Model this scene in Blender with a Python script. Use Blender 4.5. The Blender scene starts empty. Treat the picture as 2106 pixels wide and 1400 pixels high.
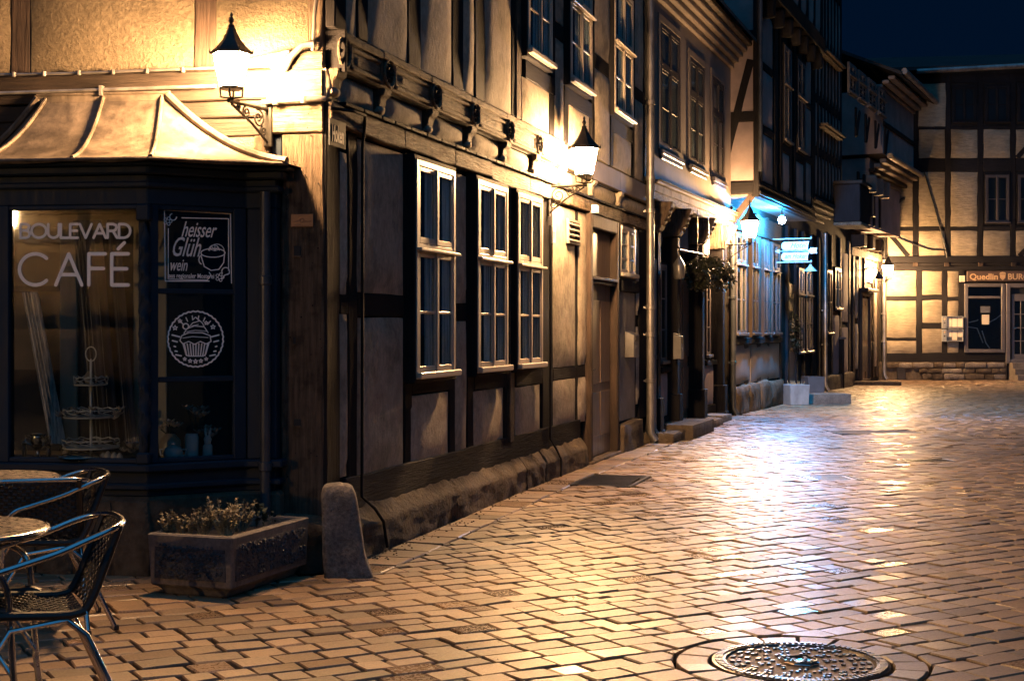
import bpy, bmesh, math, random
from mathutils import Vector, Matrix, noise
random.seed(11)
R = math.radians
# ------------------------------------------------------------------ camera, sky, added blue fill, exposure
FPX, CX, Y0, CH = 2925.0, 1053.0, 675.0, 1.48        # photograph: focal length in pixels, principal column, horizon row, eye height
sc = bpy.context.scene
col = sc.collection
cam_d = bpy.data.cameras.new('camera'); cam = bpy.data.objects.new('camera', cam_d); col.objects.link(cam)
cam_d.sensor_width = 36.0; cam_d.lens = FPX / 2106 * 36; cam_d.shift_y = (Y0 - 700) / 2106
cam_d.clip_start = 0.1; cam_d.clip_end = 900
cam.location = (0, 0, CH); cam.rotation_euler = (R(90), 0, 0)
sc.camera = cam
w = bpy.data.worlds.new('World'); sc.world = w; w.use_nodes = True
bg = w.node_tree.nodes['Background']
bg.inputs['Color'].default_value = (0.03, 0.28, 0.95, 1); bg.inputs['Strength'].default_value = 0.018
sun_d = bpy.data.lights.new('night_fill', 'SUN'); sun = bpy.data.objects.new('night_fill', sun_d); col.objects.link(sun)  # wide blue fill light added for the shadow sides, no real moon
sun_d.energy = 0.72; sun_d.color = (0.07, 0.46, 1.0); sun_d.angle = R(100)
sun.rotation_euler = (R(30), 0, R(12))
sc.view_settings.view_transform = 'Standard'; sc.view_settings.look = 'None'
sc.view_settings.exposure = 0.0; sc.view_settings.gamma = 1.0
sc.cycles.use_denoising = True
sc.cycles.sample_clamp_indirect = 6.0; sc.cycles.sample_clamp_direct = 0
sc.cycles.max_bounces = 6; sc.cycles.diffuse_bounces = 1; sc.cycles.transparent_max_bounces = 12
sc.cycles.caustics_reflective = False; sc.cycles.caustics_refractive = False
LAMP = (1.0, 0.57, 0.245); LAMPK = 2500.0; HOTEL = (0.03, 0.40, 1.0)
# ------------------------------------------------------------------ materials
def mat(name, base, rough=0.7, var=0.35, scale=(6, 6, 6), detail=6, bump=0.25, bumpscale=None, dist=0.01,
        metal=0.0, stain=0.3, stainscale=1.2, spec=0.5, dark=None, rvar=0.12, attr=False, coat=0.0, objvar=0.12):
    m = bpy.data.materials.new(name); m.use_nodes = True
    nt = m.node_tree; N = nt.nodes; L = nt.links
    p = N['Principled BSDF']
    tc = N.new('ShaderNodeTexCoord')
    mp = N.new('ShaderNodeMapping'); mp.inputs['Scale'].default_value = scale; L.new(tc.outputs['Object'], mp.inputs[0])
    n1 = N.new('ShaderNodeTexNoise'); n1.inputs['Scale'].default_value = 1.0; n1.inputs['Detail'].default_value = detail; n1.inputs['Roughness'].default_value = 0.65
    L.new(mp.outputs[0], n1.inputs['Vector'])
    n2 = N.new('ShaderNodeTexNoise'); n2.inputs['Scale'].default_value = stainscale; n2.inputs['Detail'].default_value = 5; n2.inputs['Roughness'].default_value = 0.6
    L.new(tc.outputs['Object'], n2.inputs['Vector'])
    r1 = N.new('ShaderNodeMapRange'); r1.inputs[1].default_value = 0.3; r1.inputs[2].default_value = 0.7
    r1.inputs[3].default_value = 1 - var; r1.inputs[4].default_value = 1 + var; L.new(n1.outputs['Fac'], r1.inputs[0])
    r2 = N.new('ShaderNodeMapRange'); r2.inputs[1].default_value = 0.38; r2.inputs[2].default_value = 0.66
    r2.inputs[3].default_value = 1 - stain; r2.inputs[4].default_value = 1 + 0.25 * stain; L.new(n2.outputs['Fac'], r2.inputs[0])
    mu = N.new('ShaderNodeMath'); mu.operation = 'MULTIPLY'; L.new(r1.outputs[0], mu.inputs[0]); L.new(r2.outputs[0], mu.inputs[1])
    oi = N.new('ShaderNodeObjectInfo')
    ro = N.new('ShaderNodeMapRange'); ro.inputs[3].default_value = 1 - objvar; ro.inputs[4].default_value = 1 + objvar
    if attr:
        at = N.new('ShaderNodeAttribute'); at.attribute_name = 'rnd'; L.new(at.outputs['Fac'], ro.inputs[0])
    else:
        L.new(oi.outputs['Random'], ro.inputs[0])
    mu2 = N.new('ShaderNodeMath'); mu2.operation = 'MULTIPLY'; L.new(mu.outputs[0], mu2.inputs[0]); L.new(ro.outputs[0], mu2.inputs[1])
    mx = N.new('ShaderNodeVectorMath'); mx.operation = 'SCALE'; mx.inputs[0].default_value = base[:3]; L.new(mu2.outputs[0], mx.inputs['Scale'])
    out = mx.outputs[0]
    if dark:
        cm = N.new('ShaderNodeMix'); cm.data_type = 'RGBA'; L.new(n2.outputs['Fac'], cm.inputs[0])
        cr = N.new('ShaderNodeMapRange'); cr.inputs[1].default_value = 0.5; cr.inputs[2].default_value = 0.72; L.new(n2.outputs['Fac'], cr.inputs[0]); L.new(cr.outputs[0], cm.inputs[0])
        L.new(mx.outputs[0], cm.inputs[6]); cm.inputs[7].default_value = (*dark, 1); out = cm.outputs[2]
    L.new(out, p.inputs['Base Color'])
    rr = N.new('ShaderNodeMapRange'); rr.inputs[1].default_value = 0.3; rr.inputs[2].default_value = 0.7
    rr.inputs[3].default_value = max(0.03, rough - rvar); rr.inputs[4].default_value = min(1, rough + rvar); L.new(n1.outputs['Fac'], rr.inputs[0])
    L.new(rr.outputs[0], p.inputs['Roughness'])
    p.inputs['Metallic'].default_value = metal; p.inputs['Specular IOR Level'].default_value = spec
    p.inputs['Coat Weight'].default_value = coat
    if bump > 0:
        b = N.new('ShaderNodeBump'); b.inputs['Strength'].default_value = bump; b.inputs['Distance'].default_value = dist
        if bumpscale:
            mp2 = N.new('ShaderNodeMapping'); mp2.inputs['Scale'].default_value = bumpscale; L.new(tc.outputs['Object'], mp2.inputs[0])
            n3 = N.new('ShaderNodeTexNoise'); n3.inputs['Scale'].default_value = 1; n3.inputs['Detail'].default_value = 7; n3.inputs['Roughness'].default_value = 0.7
            L.new(mp2.outputs[0], n3.inputs['Vector']); L.new(n3.outputs['Fac'], b.inputs['Height'])
        else:
            L.new(n1.outputs['Fac'], b.inputs['Height'])
        L.new(b.outputs[0], p.inputs['Normal'])
    return m
def emit(name, c, k):
    m = bpy.data.materials.new(name); m.use_nodes = True; nt = m.node_tree; nt.nodes.clear()
    e = nt.nodes.new('ShaderNodeEmission'); e.inputs[0].default_value = (*c, 1); e.inputs[1].default_value = k
    o = nt.nodes.new('ShaderNodeOutputMaterial'); nt.links.new(e.outputs[0], o.inputs[0]); return m
def glassmat(name, tint=(0.85, 0.92, 0.95), rough=0.02, refl=1.0):
    m = bpy.data.materials.new(name); m.use_nodes = True; nt = m.node_tree; N = nt.nodes; L = nt.links; N.clear()
    t = N.new('ShaderNodeBsdfTransparent'); t.inputs[0].default_value = (*tint, 1)
    g = N.new('ShaderNodeBsdfGlossy'); g.inputs['Roughness'].default_value = rough
    tc = N.new('ShaderNodeTexCoord'); n = N.new('ShaderNodeTexNoise'); n.inputs['Scale'].default_value = 2.2; L.new(tc.outputs['Object'], n.inputs['Vector'])
    b = N.new('ShaderNodeBump'); b.inputs['Strength'].default_value = 0.08; b.inputs['Distance'].default_value = 0.02; L.new(n.outputs['Fac'], b.inputs['Height']); L.new(b.outputs[0], g.inputs['Normal'])
    f = N.new('ShaderNodeFresnel'); f.inputs[0].default_value = 1.45
    mm = N.new('ShaderNodeMath'); mm.operation = 'MULTIPLY'; mm.use_clamp = True; mm.inputs[1].default_value = refl; L.new(f.outputs[0], mm.inputs[0])
    x = N.new('ShaderNodeMixShader'); L.new(mm.outputs[0], x.inputs[0]); L.new(t.outputs[0], x.inputs[1]); L.new(g.outputs[0], x.inputs[2])
    o = N.new('ShaderNodeOutputMaterial'); L.new(x.outputs[0], o.inputs[0]); return m
def paver_mat():
    m = mat('paver_stone', (0.245, 0.160, 0.092), rough=0.42, var=0.34, scale=(80, 80, 80), bump=0.22, dist=0.003, stain=0.30, stainscale=0.8, attr=True, objvar=0.45, spec=0.6)
    nt = m.node_tree; N = nt.nodes; L = nt.links; p = N['Principled BSDF']
    at = N.new('ShaderNodeAttribute'); at.attribute_name = 'rnd'
    wn = N.new('ShaderNodeTexWhiteNoise'); wn.noise_dimensions = '1D'; L.new(at.outputs['Fac'], wn.inputs['W'])
    r = N.new('ShaderNodeMapRange'); r.inputs[3].default_value = 0.49; r.inputs[4].default_value = 0.20
    pw = N.new('ShaderNodeMath'); pw.operation = 'POWER'; pw.inputs[1].default_value = 5.0; L.new(wn.outputs['Value'], pw.inputs[0]); L.new(pw.outputs[0], r.inputs[0])
    n = N.new('ShaderNodeTexNoise'); n.inputs['Scale'].default_value = 48; n.inputs['Detail'].default_value = 5; n.inputs['Roughness'].default_value = 0.7
    tc = N.new('ShaderNodeTexCoord'); L.new(tc.outputs['Object'], n.inputs['Vector'])
    a = N.new('ShaderNodeMath'); a.operation = 'MULTIPLY_ADD'; a.inputs[1].default_value = 0.40; L.new(n.outputs['Fac'], a.inputs[0]); L.new(r.outputs[0], a.inputs[2])
    s = N.new('ShaderNodeMath'); s.operation = 'SUBTRACT'; s.inputs[1].default_value = 0.17; L.new(a.outputs[0], s.inputs[0])
    L.new(s.outputs[0], p.inputs['Roughness'])
    # tan to grey-violet hue drift from stone to stone
    hs = N.new('ShaderNodeMix'); hs.data_type = 'RGBA'; hs.blend_type = 'MULTIPLY'; hs.inputs[0].default_value = 1.0
    cr = N.new('ShaderNodeValToRGB'); L.new(wn.outputs['Color'], cr.inputs[0])
    cr.color_ramp.elements[0].color = (1.0, 0.95, 0.88, 1); cr.color_ramp.elements[1].color = (0.9, 0.92, 1.0, 1)
    src = p.inputs['Base Color'].links[0].from_socket
    L.new(src, hs.inputs[6]); L.new(cr.outputs[0], hs.inputs[7]); L.new(hs.outputs[2], p.inputs['Base Color'])
    return m
M = {}
M['paver'] = paver_mat()
M['bed'] = mat('joint_sand', (0.012, 0.011, 0.011), rough=0.95, scale=(40, 40, 40), bump=0.6, spec=0.1)
M['plaster'] = mat('lime_plaster', (0.42, 0.355, 0.275), rough=0.9, var=0.30, scale=(34, 34, 16), bump=0.55, bumpscale=(26, 26, 20), dist=0.02, stain=0.5, stainscale=2.6, dark=(0.19, 0.14, 0.11), spec=0.2)
M['plaster_cafe'] = mat('rough_cast_plaster', (0.165, 0.128, 0.088), rough=0.92, var=0.28, scale=(36, 36, 36), bump=1.0, bumpscale=(36, 36, 36), dist=0.04, stain=0.25, stainscale=1.1, spec=0.15)
M['plaster_smooth'] = mat('painted_plaster', (0.24, 0.195, 0.17), rough=0.75, var=0.1, scale=(5, 5, 2), bump=0.2, bumpscale=(20, 20, 9), stain=0.25, spec=0.3)
M['plaster_pink'] = mat('pink_plaster', (0.28, 0.22, 0.21), rough=0.9, var=0.12, scale=(4, 4, 4), bump=0.2, stain=0.25, spec=0.2)
M['brick_paint'] = mat('painted_brick_infill', (0.27, 0.22, 0.155), rough=0.85, var=0.25, scale=(4, 4, 16), bump=0.9, bumpscale=(4, 4, 17), dist=0.03, stain=0.25, stainscale=2.2, spec=0.2)
M['oak_v'] = mat('dark_oak_upright', (0.015, 0.0135, 0.015), rough=0.8, var=0.5, scale=(70, 70, 4), bump=0.8, dist=0.012, stain=0.3, spec=0.12)
M['oak_h'] = mat('dark_oak_rail', (0.015, 0.0135, 0.015), rough=0.8, var=0.5, scale=(4, 70, 70), bump=0.8, dist=0.012, stain=0.3, spec=0.12)
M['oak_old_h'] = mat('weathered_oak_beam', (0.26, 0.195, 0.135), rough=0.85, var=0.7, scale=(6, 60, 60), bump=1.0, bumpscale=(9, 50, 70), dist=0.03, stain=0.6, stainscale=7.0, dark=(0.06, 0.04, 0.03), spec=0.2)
M['oak_old_v'] = mat('weathered_oak_post', (0.14, 0.10, 0.07), rough=0.85, var=0.6, scale=(55, 55, 4), bump=1.0, bumpscale=(48, 48, 5), dist=0.03, stain=0.6, stainscale=6.0, dark=(0.05, 0.035, 0.025), spec=0.2)
M['oak_brown_h'] = mat('brown_painted_beam', (0.026, 0.017, 0.012), rough=0.7, var=0.5, scale=(4, 50, 50), bump=0.8, dist=0.015, stain=0.4, stainscale=2.5, spec=0.3)
M['oak_brown_v'] = mat('brown_painted_post', (0.045, 0.028, 0.02), rough=0.7, var=0.5, scale=(50, 50, 4), bump=0.8, dist=0.015, stain=0.4, stainscale=2.5, spec=0.3)
M['body'] = mat('masonry_core', (0.03, 0.027, 0.025), rough=0.95, bump=0.3, spec=0.1)
M['bay_paint'] = mat('dark_blue_paint', (0.010, 0.020, 0.036), rough=0.6, var=0.2, scale=(20, 20, 3), bump=0.25, dist=0.004, stain=0.2, spec=0.22)
M['zinc'] = mat('aged_zinc', (0.145, 0.112, 0.085), rough=0.55, var=0.30, scale=(16, 16, 5), bump=0.3, dist=0.012, stain=0.55, stainscale=5.5, metal=0.25, spec=0.5)
M['pipe'] = mat('zinc_pipe', (0.34, 0.31, 0.29), rough=0.42, var=0.25, scale=(12, 12, 2), bump=0.1, stain=0.35, stainscale=3, metal=0.75)
M['pipe_dark'] = mat('dark_painted_pipe', (0.06, 0.065, 0.075), rough=0.4, var=0.25, bump=0.1, metal=0.3)
M['iron'] = mat('black_iron', (0.03, 0.028, 0.026), rough=0.45, var=0.3, scale=(40, 40, 40), bump=0.2, dist=0.002, metal=0.4)
M['castiron'] = mat('cast_iron', (0.10, 0.09, 0.085), rough=0.36, var=0.3, scale=(60, 60, 60), bump=0.3, dist=0.002, metal=0.7, stain=0.4)
M['dusty_iron'] = mat('dusty_iron', (0.15, 0.105, 0.075), rough=0.7, var=0.4, scale=(60, 60, 60), bump=0.3, dist=0.002, stain=0.4)
M['white_paint'] = mat('cream_window_paint', (0.44, 0.37, 0.30), rough=0.4, var=0.06, bump=0.06, stain=0.12, spec=0.5)
M['brown_paint'] = mat('brown_window_paint', (0.05, 0.042, 0.042), rough=0.45, var=0.15, bump=0.1, stain=0.15)
M['grey_paint'] = mat('grey_window_paint', (0.13, 0.115, 0.115), rough=0.45, var=0.12, bump=0.08, stain=0.2)
M['door_paint'] = mat('brown_door_paint', (0.10, 0.07, 0.055), rough=0.4, var=0.2, scale=(30, 30, 3), bump=0.15, dist=0.004, stain=0.15)
M['glass'] = glassmat('window_glass', refl=0.35)
M['shopglass'] = glassmat('shop_glass', (0.9, 0.95, 0.97), refl=1.7)
M['dark_room'] = mat('dark_interior', (0.012, 0.014, 0.018), rough=0.9, bump=0)  # near-black colour stands for unlit depth behind panes and openings
M['curtain'] = mat('net_curtain', (0.80, 0.72, 0.62), rough=0.9, var=0.75, scale=(55, 55, 1.2), bump=0.3, stain=0.3)  # vertical tone streaks put lit and shaded folds into the colour
M['sandstone'] = mat('sandstone_block', (0.13, 0.095, 0.065), rough=0.9, var=0.35, scale=(14, 14, 10), bump=0.9, bumpscale=(22, 22, 22), dist=0.03, stain=0.5, stainscale=3.5, dark=(0.09, 0.075, 0.06), spec=0.2)
M['granite'] = mat('rough_granite', (0.20, 0.165, 0.135), rough=0.85, var=0.5, scale=(45, 45, 45), bump=1.0, dist=0.012, stain=0.35, stainscale=6, spec=0.25)
M['concrete'] = mat('planter_concrete', (0.17, 0.14, 0.115), rough=0.85, var=0.3, scale=(40, 40, 40), bump=0.5, dist=0.006, stain=0.3, stainscale=5)
M['soil'] = mat('plant_soil', (0.03, 0.022, 0.017), rough=0.95, scale=(50, 50, 50), bump=1)
M['leaf'] = mat('grey_green_leaf', (0.035, 0.042, 0.025), rough=0.6, var=0.4, scale=(30, 30, 30), bump=0, stain=0.3, objvar=0.3)
M['heather'] = mat('dry_heather', (0.36, 0.29, 0.17), rough=0.75, var=0.4, scale=(40, 40, 40), bump=0, objvar=0.35)
M['alu'] = mat('polished_aluminium', (0.62, 0.60, 0.58), rough=0.22, var=0.1, bump=0.03, metal=1.0, stain=0.15, stainscale=8)
M['rattan'] = mat('black_rattan', (0.016, 0.015, 0.015), rough=0.45, var=0.3, scale=(80, 80, 80), bump=0.2, dist=0.003, spec=0.4)
M['tabletop'] = mat('steel_table_top', (0.55, 0.46, 0.36), rough=0.3, var=0.35, scale=(35, 35, 35), bump=0.25, dist=0.004, metal=0.75, stain=0.5, stainscale=14)
M['lamp_glass'] = emit('lit_lantern_glass', LAMP, LAMPK)
M['hotel_light'] = emit('lit_cold_bulb', HOTEL, 8000.0)
M['decal'] = mat('white_window_film', (0.88, 0.80, 0.74), rough=0.6, var=0.05, bump=0, stain=0.05)
M['white'] = mat('white_ceramic', (0.82, 0.76, 0.68), rough=0.35, var=0.1, bump=0, stain=0.1)
M['tan_ceramic'] = mat('tan_ceramic', (0.45, 0.32, 0.21), rough=0.35, var=0.15, bump=0)
M['silver'] = mat('tarnished_silver', (0.55, 0.5, 0.45), rough=0.18, var=0.2, bump=0.05, metal=1)
M['cream_wood'] = mat('cream_inner_frame', (0.50, 0.38, 0.25), rough=0.6, var=0.15, scale=(20, 20, 2), bump=0.1)
M['inner_wall'] = mat('inner_room_wall', (0.17, 0.13, 0.09), rough=0.9, var=0.2, bump=0.05, stain=0.4)
M['petal'] = mat('pale_petal', (0.75, 0.60, 0.48), rough=0.7, var=0.2, bump=0)
M['roof_tile'] = mat('dark_roof_tiles', (0.035, 0.03, 0.03), rough=0.8, var=0.4, scale=(3, 3, 12), bump=0.8, dist=0.03)
M['sign_brown'] = mat('brown_sign_board', (0.085, 0.05, 0.035), rough=0.55, var=0.2, scale=(3, 30, 30), bump=0.2, dist=0.003)
M['sign_gold'] = mat('tan_sign_letters', (0.62, 0.40, 0.20), rough=0.5, var=0.05, bump=0)
M['sign_white'] = mat('white_sign_board', (0.22, 0.225, 0.235), rough=0.4, var=0.03, bump=0, stain=0.05)
M['sign_blue'] = mat('blue_sign_letters', (0.008, 0.02, 0.045), rough=0.5, var=0.05, bump=0)
M['enamel'] = mat('dark_enamel_sign', (0.012, 0.014, 0.02), rough=0.65, var=0.1, bump=0, spec=0.2)
M['paper'] = mat('menu_paper', (0.66, 0.56, 0.42), rough=0.8, var=0.08, bump=0, stain=0.1)
M['bronze'] = mat('bronze_plaque', (0.20, 0.12, 0.08), rough=0.45, var=0.2, bump=0.1, metal=0.6)
M['grey_metal'] = mat('grey_metal_sheet', (0.20, 0.19, 0.185), rough=0.4, var=0.15, bump=0.05, metal=0.5)
M['tealpot'] = mat('grey_fibre_planter', (0.26, 0.27, 0.28), rough=0.6, var=0.2, scale=(9, 9, 3), bump=0.15, stain=0.3)
# ------------------------------------------------------------------ mesh helpers
class MB:
    def __init__(s): s.v = []; s.f = []
    def add(s, vs, fs):
        b = len(s.v); s.v += [tuple(p) for p in vs]; s.f += [tuple(i + b for i in f) for f in fs]; return s
    def box(s, x0, x1, y0, y1, z0, z1):
        return s.add([(x0,y0,z0),(x1,y0,z0),(x1,y1,z0),(x0,y1,z0),(x0,y0,z1),(x1,y0,z1),(x1,y1,z1),(x0,y1,z1)],
                     [(0,3,2,1),(4,5,6,7),(0,1,5,4),(1,2,6,5),(2,3,7,6),(3,0,4,7)])
    def prism(s, poly, y0, y1):                    # polygon in (x,z), counter-clockwise seen from -y, extruded along y
        n = len(poly)
        return s.add([(x, y0, z) for x, z in poly] + [(x, y1, z) for x, z in poly],
                     [tuple(range(n)), tuple(range(2*n-1, n-1, -1))] + [(i, i+n, (i+1) % n + n, (i+1) % n) for i in range(n)])
    def plan(s, poly, z0, z1):                     # polygon in (x,y), counter-clockwise from above
        n = len(poly)
        return s.add([(x, y, z0) for x, y in poly] + [(x, y, z1) for x, y in poly],
                     [tuple(range(n-1, -1, -1)), tuple(range(n, 2*n))] + [(i, (i+1) % n, (i+1) % n + n, i+n) for i in range(n)])
    def tube(s, pts, r, n=8, cap=True):
        pts = [Vector(p) for p in pts]; rs = r if isinstance(r, (list, tuple)) else [r] * len(pts)
        rings = []; up = None
        for i, p in enumerate(pts):
            a = pts[max(i-1, 0)]; b = pts[min(i+1, len(pts)-1)]; t = (b - a).normalized()
            if up is None: up = Vector((0, 0, 1)) if abs(t.z) < 0.9 else Vector((1, 0, 0))
            x = t.cross(up)
            if x.length < 1e-5: x = t.cross(Vector((0.3, 1, 0.2)))
            x.normalize(); y = x.cross(t).normalized(); up = y
            rings.append([p + (x * math.cos(2*math.pi*k/n) + y * math.sin(2*math.pi*k/n)) * rs[i] for k in range(n)])
        fs = []
        for i in range(len(pts)-1):
            for k in range(n): fs.append((i*n+k, i*n+(k+1) % n, (i+1)*n+(k+1) % n, (i+1)*n+k))
        if cap: fs += [tuple(range(n-1, -1, -1)), tuple((len(pts)-1)*n + k for k in range(n))]
        return s.add([p for r_ in rings for p in r_], fs)
    def lathe(s, prof, c=(0, 0, 0), n=16, rot=0.0, sx=1.0, sy=1.0):
        vs = []; fs = []
        for r_, z in prof:
            for k in range(n):
                a = 2*math.pi*k/n + rot; vs.append((c[0] + r_*math.cos(a)*sx, c[1] + r_*math.sin(a)*sy, c[2] + z))
        for i in range(len(prof)-1):
            for k in range(n): fs.append((i*n+k, i*n+(k+1) % n, (i+1)*n+(k+1) % n, (i+1)*n+k))
        fs += [tuple(range(n-1, -1, -1)), tuple((len(prof)-1)*n+k for k in range(n))]
        return s.add(vs, fs)
    def ribbon(s, pts, w_, y=0.0, t=0.0012):        # flat stroke in the x,z plane with round ends
        for i in range(len(pts)-1):
            (x0, z0), (x1, z1) = pts[i], pts[i+1]; a = math.atan2(z1-z0, x1-x0); q = []
            for k in range(5): b = a + math.pi/2 + math.pi*k/4; q.append((x0 + math.cos(b)*w_/2, z0 + math.sin(b)*w_/2))
            for k in range(5): b = a - math.pi/2 + math.pi*k/4; q.append((x1 + math.cos(b)*w_/2, z1 + math.sin(b)*w_/2))
            yy = y - 0.00025 * (i % 3)
            s.prism(q, yy - t, yy)
        return s
    def build(s, name, m, parent=None, smooth=False, bevel=0.0, seg=1, loc=None, rz=0.0):
        me = bpy.data.meshes.new(name); me.from_pydata(s.v, [], s.f)
        bm = bmesh.new(); bm.from_mesh(me)
        bmesh.ops.recalc_face_normals(bm, faces=bm.faces)
        if bevel:
            es = [e for e in bm.edges if len(e.link_faces) == 2 and e.calc_face_angle(0) > 0.5]
            bmesh.ops.bevel(bm, geom=es, offset=bevel, segments=seg, profile=0.6, affect='EDGES', clamp_overlap=True)
        bm.to_mesh(me); bm.free()
        if smooth:
            me.polygons.foreach_set('use_smooth', [True] * len(me.polygons))
            try: me.set_sharp_from_angle(angle=R(42))
            except Exception: pass
        me.materials.append(M[m] if isinstance(m, str) else m)
        o = bpy.data.objects.new(name, me); col.objects.link(o)
        if parent: o.parent = parent
        if loc is not None: o.location = loc
        if rz: o.rotation_euler = (0, 0, rz)
        return o
def tag(o, label=None, cat=None, group=None, kind=None):
    if label: o['label'] = label
    if cat: o['category'] = cat
    if group: o['group'] = group
    if kind: o['kind'] = kind
    return o
def empty(name, loc, rz=0.0, label=None, cat=None, group=None):
    o = bpy.data.objects.new(name, None); col.objects.link(o); o.location = loc; o.rotation_euler = (0, 0, rz); o.empty_display_size = 0.1
    return tag(o, label, cat, group)
def rough(mb, x0, x1, y0, y1, z0, z1, cuts=4, rad=0.03, amp=0.012, freq=6.0, seed=0.0, fn=None):
    bm = bmesh.new(); bmesh.ops.create_cube(bm, size=2.0)
    bmesh.ops.subdivide_edges(bm, edges=bm.edges[:], cuts=cuts, use_grid_fill=True)
    h = Vector(((x1-x0)/2, (y1-y0)/2, (z1-z0)/2)); c = Vector(((x1+x0)/2, (y1+y0)/2, (z1+z0)/2)); rad = min(rad, min(h)*0.9)
    for v in bm.verts:
        p = Vector((v.co.x*h.x, v.co.y*h.y, v.co.z*h.z))
        q = Vector([max(-h[i]+rad, min(h[i]-rad, p[i])) for i in range(3)]); d = p - q
        if d.length > 1e-6: p = q + d.normalized()*rad
        p = p + c
        p = p + noise.noise_vector(p*freq + Vector((seed, seed*1.7, 3.1)))*amp + noise.noise_vector(p*freq*3.1 + Vector((seed, 9, seed)))*amp*0.45
        if fn: p = fn(p)
        v.co = p
    bm.verts.index_update()
    mb.add([v.co[:] for v in bm.verts], [tuple(v.index for v in f.verts) for f in bm.faces]); bm.free(); return mb
def text_mb(txt, size, shear=0.0, bold=0.0, x=0.0, z=0.0, y=0.0, sx=1.0, align='LEFT', t=0.0008, res=3):
    cu = bpy.data.curves.new('lettering', 'FONT'); cu.body = txt; cu.size = size; cu.shear = shear; cu.offset = bold; cu.extrude = t; cu.align_x = align; cu.resolution_u = res
    ob = bpy.data.objects.new('lettering', cu); col.objects.link(ob)
    bpy.context.view_layer.update()
    me = bpy.data.meshes.new_from_object(ob.evaluated_get(bpy.context.evaluated_depsgraph_get()))
    mb = MB(); mb.add([(v.co.x*sx + x, y - v.co.z, v.co.y + z) for v in me.vertices], [tuple(p.vertices) for p in me.polygons])
    bpy.data.objects.remove(ob); bpy.data.curves.remove(cu); bpy.data.meshes.remove(me)
    return mb
class Frame:
    """a wall: local x runs along it, local y goes into it, z up; pixels of the photograph are cut with the wall plane"""
    def __init__(s, p0, ang, root=None):
        s.p0 = Vector((p0[0], p0[1], 0)); s.a = ang; s.X = Vector((math.cos(ang), math.sin(ang), 0)); s.Y = Vector((-math.sin(ang), math.cos(ang), 0)); s.root = root
    def pix(s, px, py=Y0, off=0.0):
        d = Vector(((px-CX)/FPX, 1, (Y0-py)/FPX)); o = Vector((0, 0, CH))
        t = (off - (o - s.p0).dot(s.Y)) / d.dot(s.Y); p = o + d*t
        return ((p - s.p0).dot(s.X), p.z)
    def s_(s, px, off=0.0): return s.pix(px, Y0, off)[0]
    def z_(s, px, py, off=0.0): return s.pix(px, py, off)[1]
    def world(s, x, y, z): return s.p0 + s.X*x + s.Y*y + Vector((0, 0, z))
    def part(s, name, mb, m, parent=None, **k):
        o = mb.build(name, m, parent or s.root, **k)
        if parent is None or parent == s.root:
            o.location = s.p0 - s.root.location if s.root else s.p0; o.rotation_euler = (0, 0, s.a)
        return o
def timber(fr, x0, x1, z0, z1, yf, dep=0.08, m=None, name=None, jit=0.006, parent=None, bev=0.008):
    vert = (z1-z0) > (x1-x0); n = max(2, min(14, int((max(z1-z0, x1-x0))/0.28))); mb = MB(); vs = []
    for i in range(n+1):
        t = i/n; j = lambda: random.uniform(-jit, jit)
        if vert:
            z = z0 + (z1-z0)*t; vs += [(x0+j(), yf+j()*.6, z), (x1+j(), yf+j()*.6, z), (x1, yf+dep, z), (x0, yf+dep, z)]
        else:
            x = x0 + (x1-x0)*t; vs += [(x, yf+j()*.6, z1+j()), (x, yf+j()*.6, z0+j()), (x, yf+dep, z0), (x, yf+dep, z1)]
    fs = [(0, 3, 2, 1), (4*n, 4*n+1, 4*n+2, 4*n+3)]
    for i in range(n):
        for k in range(4): fs.append((4*i+k, 4*i+(k+1) % 4, 4*i+4+(k+1) % 4, 4*i+4+k))
    mb.add(vs, fs)
    return fr.part(name or ('post' if vert else 'rail'), mb, m or ('oak_v' if vert else 'oak_h'), parent, bevel=bev)
def brace(fr, a, b, wd, yf, dep=0.07, m='oak_v', parent=None):
    a = Vector((a[0], a[1])); b = Vector((b[0], b[1])); d = (b-a).normalized(); n = Vector((-d.y, d.x))*wd/2
    return fr.part('brace', MB().prism([tuple(a-n), tuple(b-n), tuple(b+n), tuple(a+n)], yf, yf+dep), m, parent, bevel=0.008)
def panel(fr, x0, x1, z0, z1, yf, m='plaster', dep=0.05, bulge=0.012, wob=0.008, name='plaster_panel', parent=None, seed=None):
    nx = max(3, min(8, int((x1-x0)/0.12)+2)); nz = max(3, min(14, int((z1-z0)/0.14)+2)); seed = seed if seed is not None else random.random()*50
    vs = []; fs = []
    for j in range(nz+1):
        for i in range(nx+1):
            u, v = i/nx, j/nz; x = x0 + (x1-x0)*u; z = z0 + (z1-z0)*v
            edge = (i in (0, nx)) or (j in (0, nz))
            nn = noise.noise_vector(Vector((x*3.0, seed, z*3.0)))
            if edge:
                x += nn.x*wob; z += nn.z*wob; y = yf + 0.012
            else: y = yf - bulge*min(1, 4*min(u, 1-u, 0.25), 1)*0.6 - bulge*0.4 + nn.y*0.006
            vs.append((x, y, z))
    W = nx+1
    for j in range(nz):
        for i in range(nx): fs.append((j*W+i, j*W+i+1, (j+1)*W+i+1, (j+1)*W+i))
    ring = [i for i in range(W)] + [j*W+nx for j in range(1, nz+1)] + [nz*W+i for i in range(nx-1, -1, -1)] + [j*W for j in range(nz-1, 0, -1)]
    b = len(vs); vs += [(vs[k][0], yf+dep, vs[k][2]) for k in ring]; n = len(ring)
    for k in range(n): fs.append((ring[(k+1) % n], ring[k], b+k, b+(k+1) % n))
    return fr.part(name, MB().add(vs, fs), m, parent, smooth=True)
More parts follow.
